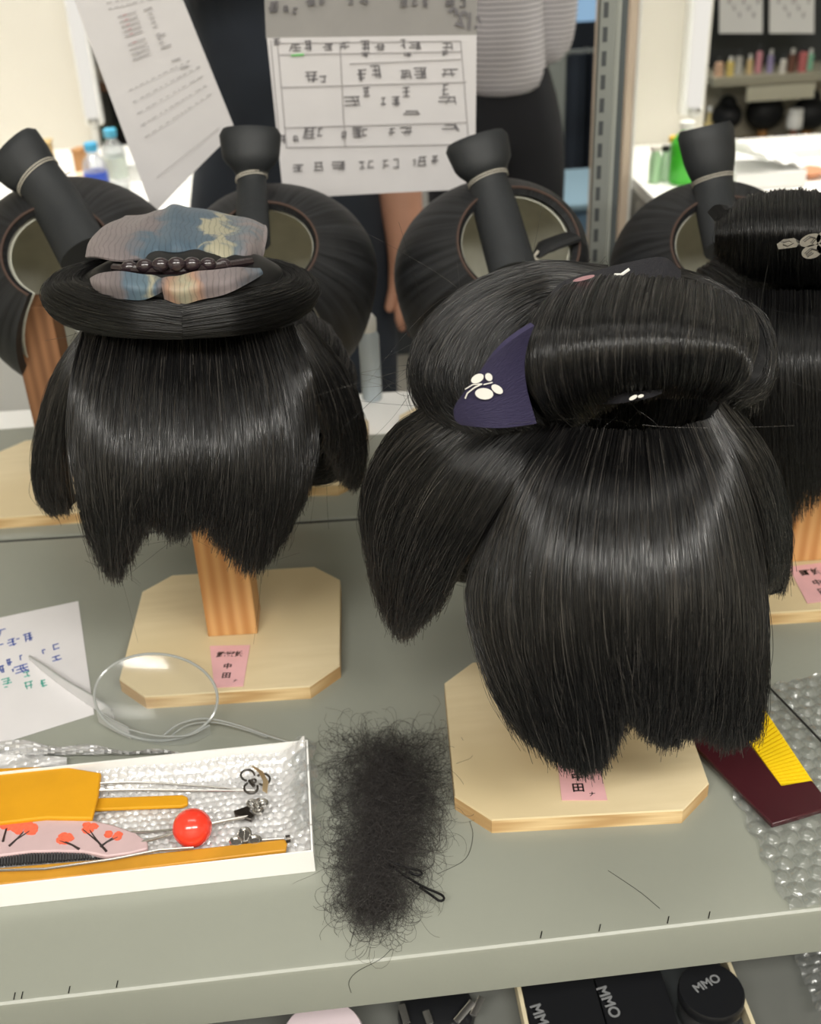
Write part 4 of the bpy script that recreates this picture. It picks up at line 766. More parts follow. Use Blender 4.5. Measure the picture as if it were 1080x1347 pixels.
# loose hair piece and its bobby pin
c = atz(500, 1080, .0)
hb = thing('loose_hairpiece', 'fuzzy matted bundle of loose dark hair lying in front of the big wig stand', 'hairpiece', (c[0], c[1], 0))
rg = np.random.default_rng(9); n, K = 3200, 14; out = np.zeros((n, K, 3))
spine = np.array([(505, 962), (515, 1010), (512, 1060), (500, 1110), (490, 1160), (500, 1215)]); wid = np.array([74, 76, 70, 58, 46, 24.])
for i in range(n):
    s = min(1, max(0, rg.beta(1.15, 1.45))); kx = s*5; j = min(4, int(kx)); f = kx-j; cpt = spine[j]*(1-f)+spine[j+1]*f; w = wid[j]*(1-f)+wid[j+1]*f
    u, v = cpt[0]+rg.normal(0, .40)*w, cpt[1]+rg.normal(0, 12); a = rg.normal(PI/2, .9); L = rg.uniform(30, 110); cv = rg.normal(0, 2.6); z0 = rg.uniform(.0006, .013)*(1-.5*s); wv = rg.uniform(0, 6.28)
    for k in range(K):
        t = k/(K-1); out[i, k] = atz(u, v, max(.0004, z0+.004*math.sin(t*5+wv)*(.4+t)))
        a += cv/K+.35*math.sin(t*9+wv)*.6; u += math.cos(a)*L/K; v += math.sin(a)*L/K
        if abs(u-cpt[0]) > w*.95: a += .5*math.sin(math.atan2(0, cpt[0]-u)-a)
        if v > 1195 or v < 968: a += .45*math.sin((-PI/2 if v > 1195 else PI/2)-a)
body = MB()
Gq = []
for i in range(14):
    s = i/13*.70+.10; kx = s*5; j = int(kx); f = kx-j; cpt = spine[j]*(1-f)+spine[j+1]*f; w = (wid[j]*(1-f)+wid[j+1]*f)*.32*math.sin(PI*min(1, (i+1.2)/5)/2)*math.sin(PI*min(1, (14.5-i)/5)/2); row = []
    for q in np.linspace(0, 2*PI, 16, endpoint=False):
        uu, vv = cpt[0]+w*math.cos(q)*(1+.15*math.sin(i*2.1)), cpt[1]; zz_ = .0036+.0030*math.sin(q); row.append(atz(uu, vv, max(.0004, zz_)))
    Gq.append(row)
body.grid(np.array(Gq).transpose(1, 0, 2), True); m = body.build('matted_core', hair_surface('matted_hair', (40, 38, 38), .7, 60), hb)
cu = bpy.data.curves.new('hair_tangle', 'CURVE'); cu.dimensions = '3D'; cu.bevel_depth = .00009; cu.bevel_resolution = 0; cu.resolution_u = 1
org = np.array(hb['_o'])
for i in range(n):
    sp = cu.splines.new('POLY'); sp.points.add(K-1); sp.points.foreach_set('co', np.concatenate([out[i]-org, np.ones((K, 1))], 1).astype(np.float32).ravel())
cu.materials.append(P('loose_hair', (52, 49, 48), .5)); ho = bpy.data.objects.new('hair_tangle', cu); COL.objects.link(ho); ho.parent = hb; ho['kind'] = 'stuff'
c = atz(545, 1155, .0)
bp_ = thing('bobby_pin', 'black bobby pin lying on the loose hair bundle', 'bobby pin', c)
def leg(z, pts, name): return MB().tube(crom(np.array([atz(u, v, z) for u, v in pts]), 18), .0008, 8).build(name, M['pin'], bp_)
leg(.0065, [(508, 1134), (530, 1150), (556, 1166), (572, 1173), (582, 1178), (584, 1183), (578, 1185), (568, 1178), (552, 1167)], 'closed_end')
leg(.0075, [(510, 1133), (528, 1139), (544, 1143), (553, 1146), (554, 1150), (548, 1151), (538, 1147)], 'open_leg')
# stray hairs on the shelf
sh = thing('stray_hairs', 'thin stray black hairs lying across the bare shelf front', 'hair', atz(640, 1190, 0)); sh['kind'] = 'stuff'
m = MB(); rg = np.random.default_rng(13)
for pts in ([(515, 1248), (500, 1262), (470, 1278), (459, 1292), (462, 1306)], [(575, 1150), (612, 1130), (622, 1100), (618, 1080)], [(800, 1145), (840, 1172), (868, 1195)], [(676, 1020), (660, 1050), (655, 1078)], [(478, 1195), (466, 1224), (460, 1246)]):
    m.tube(crom(np.array([atz(u, v, .0004 if v < 1260 else .0003) for u, v in pts]) if pts[0][1] < 1200 else np.array([(atz(u, v, .0005) if v < 1254 else far(u, v, front_y(0)-.0005)) for u, v in pts]), 16), .00014, 5)
for u in (92, 155, 713, 880, 934, 790, 20, 30):
    v = 1322-.1165*u; m.tube([atz(u, v-14, .0005), atz(u-2, v-5, .0005)], .0003, 5)
m.build('hair_lines', M['pin'], sh)

# bubble wrap and two-colour comb at the right
c = atz(1040, 1080, 0)
bw2 = thing('bubble_wrap', 'sheet of clear bubble wrap under the maroon comb at the right edge', 'bubble wrap', (c[0], c[1], 0))
P0, P1, Q0, Q1 = atz(925, 965, 0), atz(1036, 1199, 0), atz(1012, 905, 0), atz(1300, 1165, 0)
P1[1] = max(P1[1], front_y(P1[0])+.002); Q1[1] = max(Q1[1], front_y(Q1[0])+.002)
def br(i, j):
    a0 = P0*(1-i)+P1*i; a1 = Q0*(1-i)+Q1*i; p = a0*(1-j)+a1*j+np.array([.0016*math.sin(i*40)*(1-j), 0, .0012]); return p, p[0]-P0[0], p[1]-P0[1]
bubbles('b', '', br, 150, 150, .0118, None, .0026, seed=8, wr=.0006).build('bubble_sheet', M['bubble'], bw2)
P0b, P1b, Q0b, Q1b = atz(1012, 905, 0), atz(1120, 1015, 0), atz(1080, 890, 0), atz(1180, 960, 0)
def br2(i, j):
    p = (P0b*(1-i)+P1b*i)*(1-j)+(Q0b*(1-i)+Q1b*i)*j+np.array([0, 0, .0016]); return p, p[0]-P0b[0]+.003, p[1]-P0b[1]
bubbles('b', '', br2, 60, 50, .0118, None, .0034, seed=9, wr=.0012).build('folded_flap', M['bubble'], bw2)
MB().tube([atz(1008, 900, .0045), atz(1045, 938, .0048), atz(1085, 980, .0048)], .0008, 6).build('sheet_seam', M['gap'], bw2)
c = atz(1010, 1020, .006)
cb = thing('two_colour_comb', 'maroon comb with a block of bright yellow teeth on the bubble wrap at right', 'comb', c)
zc = .0085
plate_z([(905, 972), (920, 986), (968, 1035), (1016, 1084), (1050, 1074), (1095, 1060), (1068, 1026), (1028, 1033), (985, 976), (955, 935)], zc-.004, zc).build('comb_spine', M['maroon'], cb, bevel=.0008, angle=25)
m = MB()
A0, A1, Bq0, Bq1 = np.array([960, 940]), np.array([1027, 1032]), np.array([985, 902]), np.array([1070, 1029])
for i in range(26):
    s0, s1 = i/26, (i+.72)/26
    q = [A0+(A1-A0)*s0, A0+(A1-A0)*s1, Bq0+(Bq1-Bq0)*s1, Bq0+(Bq1-Bq0)*s0]; T_ = [atz(a, b, zc-.0006) for a, b in q]; D_ = [p-np.array([0, 0, .0026]) for p in T_]
    m.add(T_+D_, [(0, 1, 2, 3), (7, 6, 5, 4), (0, 4, 5, 1), (1, 5, 6, 2), (2, 6, 7, 3), (3, 7, 4, 0)])
T_ = [atz(a, b, zc-.0022) for a, b in (A0, A1, Bq1, Bq0)]; D_ = [p-np.array([0, 0, .0008]) for p in T_]; m.add(T_+D_, [(0, 1, 2, 3), (7, 6, 5, 4), (0, 4, 5, 1), (1, 5, 6, 2), (2, 6, 7, 3), (3, 7, 4, 0)])
m.build('comb_teeth', M['yellow'], cb, smooth=False)['label'] = 'bright yellow teeth'

# ------------------------------------------------------------------ lower shelf
def lz(u, v, z=LZ): return atz(u, v, z)
lx, ly = np.array([1, .0, 0]), np.array([0, 1, 0])
cA = lz(692, 1345, LZ+.012); cBn = lz(1000, 1330, LZ+.012)
x0, x1 = cA[0]-.002, lz(984, 1330, LZ+.012)[0]; y1 = lz(800, 1300, LZ)[1]+.07; y0 = y1-.15
t = thing('card_tray', 'cream-edged open tray on the lower shelf holding black cosmetic packs', 'tray', (x0, y0, LZ))
m = MB(); m.cm = 1; m.box((x0, y0, LZ), (x1, y1, LZ+.0015)); m.cm = 0
for a in (((x0, y0, LZ+.0015), (x0+.003, y1, LZ+.017)), ((x1-.003, y0, LZ+.0015), (x1, y1, LZ+.017)), ((x0+.003, y0, LZ+.0015), (x1-.003, y0+.002, LZ+.017)), ((x0+.003, y1-.002, LZ+.0015), (x1-.003, y1, LZ+.017))): m.box(*a)
m.build('tray', [M['cream'], M['slot']], t, smooth=False)
xa = x0+.004; w1_ = (lz(884, 1320, LZ+.016)[0]-xa)/1.96
for i, (a, b) in enumerate(((xa, xa+w1_), (xa+w1_+.001, xa+w1_*1.96))):
    t = thing('cosmetic_box', ['black cosmetic box with pale letters, leftmost in the cream tray', 'black cosmetic box with pale letters, between its twin and the round black lid'][i], 'cosmetic box', (a, y0+.004, LZ+.002), 'black cosmetic boxes')
    s = MB().box((a, y0+.004, LZ+.002), (b, y1-.004, LZ+.016)).build('carton', M['black_pack'], t, smooth=False, bevel=.0008)
    o = lz((712, 800)[i], (1342, 1318)[i], LZ+.0163); text('MMO', .0115, frame((o[0], o[1], LZ+.0164), (.2, -.98, 0), (.98, .2, 0)), M['lettering'], t)
c = lz(936, 1302, LZ+.03); rr_ = .0235
t = thing('round_compact', 'round black compact with pale letters on its lid, right end of the cream tray', 'compact', (c[0], c[1], LZ+.0016))
MB().lathe([(rr_*.9, LZ+.0016), (rr_*.98, LZ+.004), (rr_*.98, LZ+.020), (rr_*.94, LZ+.0205)], (c[0], c[1], 0), 40).build('jar', P('dark_clear_jar', (70, 70, 72), .1, 0, trans=.3), t)
MB().lathe([(rr_, LZ+.0206), (rr_*1.02, LZ+.022), (rr_*1.02, LZ+.028), (rr_*.98, LZ+.030), (.001, LZ+.0302)], (c[0], c[1], 0), 48).build('lid', M['black_pack'], t)
o = lz(930, 1294, LZ+.0305); text('MMO', .0095, frame((o[0], o[1], LZ+.0307), (.93, .36, 0), (-.36, .93, 0)), M['lettering'], t)
# silver and black accessory case
c = lz(575, 1345, LZ)
t = thing('hair_clamp', 'black and silver metal clamp lying on the lower shelf', 'clamp', (c[0], c[1], LZ))
MB().lathe([(.027, LZ+.0005), (.029, LZ+.004), (.028, LZ+.010), (.024, LZ+.013), (.001, LZ+.014)], (c[0], c[1]+.004, 0), 28).build('black_case', M['black_pack'], t)
for (u0, v0, u1, v1) in ((535, 1346, 528, 1322), (566, 1347, 560, 1330), (600, 1344, 622, 1318), (622, 1336, 634, 1312)): MB().tube([lz(u0, v0, LZ+.016), lz(u1, v1, LZ+.018)], .0028, 10, flat=.5).build('metal_prong', M['silver'], t)
c = lz(424, 1347, LZ+.03)
t = thing('pink_tub', 'pale pink tub under the shelf edge', 'tub', (c[0], c[1], LZ))
MB().lathe([(.026, LZ+.0005), (.029, LZ+.003), (.030, LZ+.030), (.0285, LZ+.033), (.001, LZ+.0335)], (c[0], c[1]-.012, 0), 36).build('tub', M['pinkbox'], t)
c = lz(1075, 1300, LZ)
t = thing('bubble_wrap', 'crumpled bubble wrap on the lower shelf at the right corner', 'bubble wrap', (c[0], c[1], LZ))
pa, pb = lz(1043, 1262, LZ), lz(1072, 1347, LZ)
def br3(i, j): p = pa*(1-i)+pb*i+np.array([.12*j, .0, .003+.012*math.sin(j*3+i)**2]); return p, p[0]+i*.0, p[1]
bubbles('b', '', br3, 60, 70, .0098, None, .0036, seed=19, wr=.003).build('bubble_sheet', M['bubble'], t)

# ================================================================== THE ROOM BEYOND THE BENCHES
def skin(name, pts, edges, rad, mat, parent, sub=2, root=0):
    org = np.array(parent.get('_o', (0, 0, 0))); me = bpy.data.meshes.new(name); me.from_pydata([tuple(np.array(p)-org) for p in pts], edges, [])
    o = bpy.data.objects.new(name, me); COL.objects.link(o); o.parent = parent; o['_o'] = tuple(org); MADE.append(o)
    md = o.modifiers.new('skin', 'SKIN'); md.use_smooth_shade = True
    for i, r in enumerate(rad):
        v = me.skin_vertices[0].data[i]; v.radius = (r, r) if np.isscalar(r) else r; v.use_root = (i == root)
    ss = o.modifiers.new('s', 'SUBSURF'); ss.levels = sub; ss.render_levels = sub; me.materials.append(mat); return o
def person(label, x, y, face, H, joints, top_mat, leg_mat, top_name, sleeve, hemz, hw, leg=1):
    """face: +1 looks to +y. joints: dict with left/right elbow and hand as world points (left/right = -x/+x side)."""
    t = thing('person', label, 'person', (x, y, FZ)); z = lambda f: FZ+H*f
    f = face
    pel, bel, che, nk, hd0, hd1 = (x, y, z(.52)), (x, y, z(.62)), (x, y-.0*f, z(.745)), (x, y+.005*f, z(.845)), (x, y+.02*f, z(.90)), (x, y+.025*f, z(.955))
    P_ = [pel, bel, che, nk, hd0, hd1]; E_ = [(0, 1), (1, 2), (2, 3), (3, 4), (4, 5)]; R_ = [(hw*.62*leg, .07*leg), (hw*.66, .075), (hw*.78, .085), .05, .072, .078]
    hands = {}
    for s, nm in ((-1, 'l'), (1, 'r')):
        i = len(P_); sx = x+s*(hw+.005); el, ha = np.array(joints[nm][0]), np.array(joints[nm][1]); shd = np.array((sx, y, z(.80)))
        P_ += [tuple(shd), tuple(el), tuple(el*.25+ha*.75), tuple(ha)]; E_ += [(2, i), (i, i+1), (i+1, i+2), (i+2, i+3)]; R_ += [.052, .045, .033, .032]; hands[nm] = (el, ha)
        dirn = (ha-el)/np.linalg.norm(ha-el); side = np.cross(dirn, (0, 0, 1) if abs(dirn[2]) < .9 else (0, 1, 0)); side /= np.linalg.norm(side)
        for q, L in ((-1.5, .060), (-.5, .072), (.5, .068), (1.5, .055)):
            j = len(P_); b = ha+dirn*.025+side*q*.016; P_ += [tuple(b), tuple(b+dirn*L*.55+side*q*.003), tuple(b+dirn*L*.9-np.cross(dirn, side)*.018)]; E_ += [(i+3, j), (j, j+1), (j+1, j+2)]; R_ += [.0095, .0085, .007]
        j = len(P_); P_ += [tuple(ha+side*-.032+dirn*.01), tuple(ha+side*-.045+dirn*.045)]; E_ += [(i+3, j), (j, j+1)]; R_ += [.011, .009]
    for s in (-1, 1):
        i = len(P_); P_ += [(x+s*.08*leg, y, z(.48)), (x+s*.088*leg, y+.01*f, z(.28)), (x+s*.09*leg, y-.01*f, z(.05)), (x+s*.095*leg, y+.11*f, z(.022))]; E_ += [(0, i), (i, i+1), (i+1, i+2), (i+2, i+3)]; R_ += [.076*leg, .05*leg, .036, .032]
    skin('body', P_, E_, R_, M['skin'], t)
    # clothes
    S_ = [(x, y, z(.68)), (x, y, hemz+.05), (x, y, hemz), (x, y, z(.745)), (x, y, z(.815))]; SE = [(0, 1), (1, 2), (0, 3), (3, 4)]; SR = [(hw+.008, .122), (hw+.014, .128), (hw+.016, .13), (hw+.012, .125), (.085, .075)]
    for s, nm in ((-1, 'l'), (1, 'r')):
        i = len(S_); el, ha = hands[nm]; shd = np.array((x+s*(hw+.005), y, z(.80))); e2 = shd*(1-min(1, sleeve))+el*min(1, sleeve)
        S_ += [tuple(shd), tuple(shd*.5+e2*.5), tuple(e2)]; SE += [(3, i), (i, i+1), (i+1, i+2)]; SR += [.070, .062, .060]
        if sleeve > 1: S_.append(tuple(el*(2-sleeve)+ha*(sleeve-1))); SE.append((i+2, i+3)); SR.append(.05)
    skin(top_name, S_, SE, SR, top_mat, t, root=0)
    L_ = [(x, y, z(.52)), (x, y, z(.60)), (x, y, z(.64))]; LE = [(0, 1), (1, 2)]; LR = [(hw*.97*leg, .118*leg), (hw*.93*leg, .112*leg), (hw*.9*leg, .108*leg)]
    for s in (-1, 1):
        i = len(L_); L_ += [(x+s*.085*leg, y, z(.47)), (x+s*.09*leg, y+.01*f, z(.28)), (x+s*.09*leg, y-.01*f, z(.06))]; LE += [(0, i), (i, i+1), (i+1, i+2)]; LR += [.105*leg, .085*leg, .075*leg]
    skin('trousers', L_, LE, LR, leg_mat, t)
    for s in (-1, 1): MB().ell((x+s*.093, y+.05*f, FZ+.035), .048, .125, .034, 18, 10).build('shoe', M['shoe'], t)
    hc = np.array((x, y+.02*f, z(.932)))
    m = MB(); G = []
    for a in np.linspace(0, 2*PI, 28, endpoint=False):
        row = []
        for b in np.linspace(.02, 1, 12):
            low = 1.15 if math.sin(a)*f > .25 else 2.0; ph = b*low; k = 1.0
            row.append(hc+np.array([math.sin(ph)*math.cos(a)*.088, math.sin(ph)*math.sin(a)*.104, math.cos(ph)*.118+.012]))
        G.append(row)
    m.grid(np.array(G), True).build('hair', M['hair_soft'], t)
    m = MB()
    for s in (-1, 1): m.ell(hc+[s*.031, .078*f, -.012], .013, .007, .008, 12, 8)
    m.build('eyes', M['motif'], t); m = MB()
    for s in (-1, 1): m.ell(hc+[s*.031, .0845*f, -.012], .0055, .002, .0055, 10, 6)
    m.build('pupils', M['pin'], t)
    m = MB(); m.ell(hc+[0, .092*f, -.036], .013, .018, .02, 12, 8); m.build('nose', M['skin'], t)
    m = MB(); m.ell(hc+[0, .082*f, -.070], .024, .008, .007, 14, 8); m.build('mouth', P('lips', (178, 108, 100), .5), t)
    for s in (-1, 1): MB().ell(hc+[s*.083, -.005*f, -.02], .01, .02, .03, 10, 8).build('ear', M['skin'], t)
    return t
PYF, SY = .98, 1.38
px0 = (far(256, 120, PYF)[0]+far(484, 300, PYF)[0])/2
eb, hd = far(520, 215, PYF-.02), far(541, 372, PYF-.08)
person('person in loose navy clothes with one bare forearm hanging, behind the hung sheets', px0, PYF, -1, 1.60, dict(l=((px0-.20, PYF-.08, .44), (px0-.06, PYF-.26, .56)), r=(tuple(eb), tuple(hd))), M['navy'], M['navy'], 'tunic', .75, -.14, .118)
sx_ = far(652, 150, SY)[0]; hemz = far(660, 155, SY)[2]
tp = person('person in a pale striped short-sleeved top and black trousers, seen side-on', sx_, SY, -1, 1.66, dict(l=((sx_-.2, SY-.03, .30), (sx_-.15, SY-.2, .34)), r=(tuple(far(722, 62, SY)), (sx_+.02, SY+.24, .22))), M['striped'], M['black_cloth'], 'striped_top', 1.5, hemz+.045, .092, .8)

# sheets hung from the rail
PY = .302
def sheet(name, label, corners, Y, mat, bend=.01, grp=None):
    a = [far(u, v, Y) for u, v in corners]; t = thing(name, label, 'paper', tuple((a[0]+a[1])/2), grp)
    G = np.array([[(a[0]*(1-i)+a[1]*i)*(1-j)+(a[3]*(1-i)+a[2]*i)*j+np.array([0, bend*math.sin(i*PI)*j, 0]) for j in np.linspace(0, 1, 12)] for i in np.linspace(0, 1, 12)])
    s = MB().slab(G, .0004, G.mean((0, 1))+[0, 1, 0]).build('sheet', mat, t); return t, s, G
def rline(m, pts, Y, r): m.tube([far(u, v, Y) for u, v in pts], r, 5)
def rscrib(m, u, v, w, h, Y, seed, n=5, r=.0006):
    rg = np.random.default_rng(seed)
    for i in range(n):
        if i % 2 == 0: y = -.45+.9*i/max(1, n-1); m.tube([far(u-w/2*rg.uniform(.5, 1), v+h*y, Y), far(u+w/2*rg.uniform(.5, 1), v+h*y-h*.05, Y)], r, 5)
        else: x = rg.uniform(-.35, .35); m.tube([far(u+x*w, v-h/2, Y), far(u+(x+rg.uniform(-.25, .25))*w, v+h/2, Y)], r, 5)
t1, s1, _ = sheet('timetable_sheet', 'white ruled timetable sheet with handwriting showing through, hung over the middle', [(351, 50), (627, 46), (625, 249), (373, 262)], PY, M['paper'], .003)
YT = PY-.0008; m = MB()
for pts in ([(365, 57), (606, 54)], [(369, 115), (614, 108)], [(374, 168), (614, 161)], [(376, 194), (600, 190)], [(365, 57), (377, 194)], [(356, 53), (368, 190)], [(447, 56), (454, 192)], [(606, 54), (616, 178)], [(368, 72), (608, 68)], [(460, 84), (606, 78)]): rline(m, pts, YT, .00045)
m.build('ruled_lines', M['pale_ink'], s1)
m = MB()
for i, (u, v, w, h, n) in enumerate(((364, 55, 10, 8, 5), (389, 63, 16, 9, 5), (405, 60, 10, 13, 6), (432, 62, 16, 8, 5), (454, 60, 12, 9, 4), (480, 60, 14, 13, 6), (500, 62, 14, 8, 5), (530, 58, 8, 12, 4), (546, 60, 18, 10, 6), (588, 61, 18, 9, 4), (480, 72, 12, 6, 4), (535, 72, 14, 5, 4), (586, 70, 10, 6, 4), (410, 101, 20, 13, 6), (425, 104, 10, 8, 3), (476, 99, 12, 15, 6), (494, 94, 14, 16, 6), (534, 98, 14, 11, 6), (553, 96, 18, 14, 7), (590, 96, 26, 10, 4), (482, 121, 10, 12, 5), (534, 121, 10, 13, 5), (586, 118, 10, 14, 5), (461, 133, 26, 12, 5), (504, 133, 8, 9, 3), (521, 133, 14, 12, 6), (540, 148, 26, 4, 3), (590, 132, 30, 9, 4), (372, 183, 8, 10, 4), (388, 183, 8, 8, 4), (408, 175, 16, 15, 7), (421, 174, 8, 10, 3), (452, 178, 9, 9, 4), (470, 174, 14, 13, 7), (480, 174, 8, 9, 3), (516, 173, 10, 9, 4), (535, 172, 18, 10, 4), (592, 168, 26, 8, 4), (392, 221, 14, 9, 5), (418, 219, 14, 11, 5), (446, 218, 20, 11, 6), (476, 217, 10, 9, 3), (488, 216, 8, 9, 3), (508, 216, 10, 11, 4), (521, 215, 8, 12, 3), (545, 214, 5, 8, 2), (556, 212, 12, 12, 5), (572, 210, 10, 10, 4))): rscrib(m, u, v, w, h, YT, 300+i, n, .00055)
m.build('handwriting', M['grey_ink'], s1)
m = MB(); rline(m, [(383, 73), (400, 72)], YT, .0012); m.build('green_mark', M['lime'], s1)
t2, s2, _ = sheet('grey_sheet', 'greyish sheet with dark handwriting, directly above the ruled timetable', [(340, -185), (632, -190), (627, 50), (350, 51)], PY+.0016, M['paper_grey'], .002)
m = MB()
for i, (u, v, w, h, n) in enumerate(((360, 9, 14, 13, 7), (376, 12, 7, 8, 4), (388, 14, 7, 7, 3), (408, 3, 12, 9, 6), (424, 2, 8, 7, 4), (461, 1, 6, 8, 3), (478, 1, 10, 8, 4), (530, 3, 12, 10, 5), (546, 3, 8, 7, 3), (560, 4, 10, 10, 4), (592, 3, 14, 10, 6), (608, 4, 8, 10, 3))): rscrib(m, u, v, w, h, YT, 400+i, n, .0008)
m.build('handwriting', M['grey_ink'], s2)
o = far(611, 27, YT-.0004); text('6/29', .021, frame(o, far(590, 20, YT)-far(630, 34, YT), far(611, 0, YT)-far(611, 40, YT)), M['grey_ink'], s2, 'handwriting')
t3, s3, _ = sheet('printed_list', 'long printed list hanging at a slant to the left of the ruled timetable', [(18, -215), (146, -235), (310, 172), (202, 282)], PY-.012, M['paper'], .006)
def lp(a, b): p0 = np.array([116., 4])*(1-b)+np.array([205, 268])*b; p1 = np.array([228., -20])*(1-b)+np.array([306, 180])*b; q = p0*(1-a)+p1*a; return tuple(q)
rg = np.random.default_rng(5); YL = PY-.0128; m1 = MB(); m2 = MB()
for k in range(5):
    for j in range(9): u, v = lp(.30+.055*k+.12*(k > 3), .10+.026*j+.02*(j > 4)); (m2 if k == 1 and j < 6 else m1).tube([far(u-3, v+1, YL), far(u+2.5, v-1, YL)], .0005, 5)
for j, b in enumerate((.02, .05, .46, .52, .58, .64, .70)):
    a = .12 if j > 1 else .2
    while a < (.9 if j > 1 else .75): L = rg.uniform(.02, .07); u, v = lp(a, b); u2, v2 = lp(a+L, b); m1.tube([far(u, v, YL), far(u2, v2, YL)], .0004, 5); a += L+rg.uniform(.01, .05)
u, v = lp(.1, .9); u2, v2 = lp(.9, .9); m1.tube([far(u, v, YL), far(u2, v2, YL)], .0003, 5)
for (a, b) in ((.62, .10), (.66, .26), (.68, .33), (.72, .42), (.78, .48)): u, v = lp(a, b); m1.tube([far(u-5, v+2, YL), far(u+6, v-2, YL)], .0006, 5)
m1.build('printed_rows', M['pale_ink'], s3); m2.build('red_rows', M['red_ink'], s3)
for i, (u, v) in enumerate(((430, -186), (570, -188), (82, -222))):
    p = far(u, v, PY); c = thing('paper_clip', ['black clip holding the grey sheet, nearer the slanted list', 'black clip holding the grey sheet, nearer the steel upright', 'black clip holding the slanted printed list'][i], 'clip', (p[0], PY, p[2]), 'clips under the rail')
    MB().tube([(p[0], PY, .63), (p[0], PY, p[2])], .004, 8, flat=.4).build('strap', M['pin'], c); MB().box((p[0]-.012, PY-.014, p[2]-.04), (p[0]+.012, PY+.008, p[2]+.012)).build('jaw', M['pin'], c, bevel=.001)
# white sheets added for the glare of lights along the far bench's edge
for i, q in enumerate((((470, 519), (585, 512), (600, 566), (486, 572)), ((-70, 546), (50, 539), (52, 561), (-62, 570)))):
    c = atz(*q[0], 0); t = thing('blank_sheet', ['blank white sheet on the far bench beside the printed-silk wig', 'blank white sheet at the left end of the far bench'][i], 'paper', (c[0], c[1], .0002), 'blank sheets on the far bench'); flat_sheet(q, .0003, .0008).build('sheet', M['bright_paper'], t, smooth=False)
# pale can beside the second open wig
b0 = atz(489, 519, 0); c = (b0[0], b0[1]-.012, 0)
t = thing('spray_can', 'slim pale blue spray can on the far bench beside the dark open wig', 'can', c)
MB().lathe([(.0105, .0004), (.0115, .003), (.0115, .078), (.009, .084)], c, 24).build('can_body', P('pale_blue_can', (186, 198, 206), .35), t); MB().lathe([(.009, .084), (.0095, .086), (.0095, .098), (.006, .103), (.001, .104)], c, 20).build('cap', M['white'], t)

# white counters on both sides of the passage
CT = -.10
def counter(label, x0, x1, y0, y1, grp):
    t = thing('white_counter', label, 'counter', ((x0+x1)/2, (y0+y1)/2, FZ), grp)
    MB().box((x0, y0, CT-.025), (x1, y1, CT)).build('counter_top', M['white_bright'], t, smooth=False, bevel=.002); MB().box((x0+.004, y0+.02, FZ), (x1-.02, y1-.02, CT-.025)).build('cabinet', P('pale_grey_cabinet', (196, 194, 186), .5), t, smooth=False)
    for k in range(3): w = (x1-x0-.06)/3; MB().box((x0+.04+k*w, y0+.008, FZ+.06), (x0+.02+(k+1)*w, y0+.02, CT-.05)).build('cabinet_door', M['white'], t, smooth=False)
    return t
LB = 2.05
counter('white counter with drink bottles behind the left open wigs', XL+.05, -.20, 1.22, LB, 'white counters')
rcx = far(838, 245, 1.42)[0]
counter('white counter with green bottle and tissues at the right', rcx, XR-.05, 1.0, 1.72, 'white counters')
a = far(100, 60, LB)[0]
t = thing('partition', 'ivory wall panel behind the left counter, beside a lit tube', 'partition', (-1.2, LB, FZ)); MB().box((XL+.05, LB+.001, FZ), (a, LB+.03, CZ)).build('panel', M['panel'], t, smooth=False); MB().box((a, LB+.0005, FZ), (far(126, 160, LB)[0], LB+.034, CZ)).build('edge_strip', M['white'], t, smooth=False)
RB = 1.72
a, b = far(836, 60, RB)[0], far(896, 60, RB)[0]
t = thing('partition', 'ivory partition between the steel upright and the right lit tube', 'partition', (a, RB, FZ)); MB().box((a-.02, RB+.001, FZ), (far(934, 60, RB)[0], RB+.03, CZ)).build('panel', M['panel'], t, smooth=False)
a0, b0_ = far(822, 150, 1.44)[0], far(836, 150, 1.44)[0]
t = thing('side_board', 'warm ivory upright board between the steel upright and the green bottle', 'board', (a0, 1.44, FZ)); MB().box((a0, 1.44, FZ), (min(b0_, rcx-.002)-.006, RB, CZ)).build('board', M['panel_warm'], t, smooth=False); MB().box((min(b0_, rcx-.002)-.006, 1.436, FZ), (min(b0_, rcx-.002), RB, CZ)).build('edge_strip', M['white'], t, smooth=False)
def vanity_light(label, u0, u1, vb, Y, lo_):
    a, b = far(u0, 80, Y), far(u1, 80, Y); zb = far((u0+u1)/2, vb, Y)[2]; x = (a[0]+b[0])/2; t = thing('vanity_light', label, 'light', (x, Y, zb), 'vertical lit tubes'); w = (b[0]-a[0])/2
    MB().box((a[0], Y-.002, zb-.01), (b[0], lo_, zb+.9)).build('housing', M['white'], t, smooth=False, bevel=.003)
    MB().tube([(x, Y-.014, zb+.012), (x, Y-.014, zb+.88)], w*.72, 14).build('tube', M['tube'], t); MB().ell((x, Y-.016, zb), w*.6, w*.5, .012).build('end_cap', M['alu'], t); return t
vanity_light('upright lit tube at the edge of the left ivory panel', 98, 122, 160, LB-.03, LB+.0)
vanity_light('upright lit tube at the edge of the right ivory partition', 902, 930, 145, RB-.03, RB+.001)
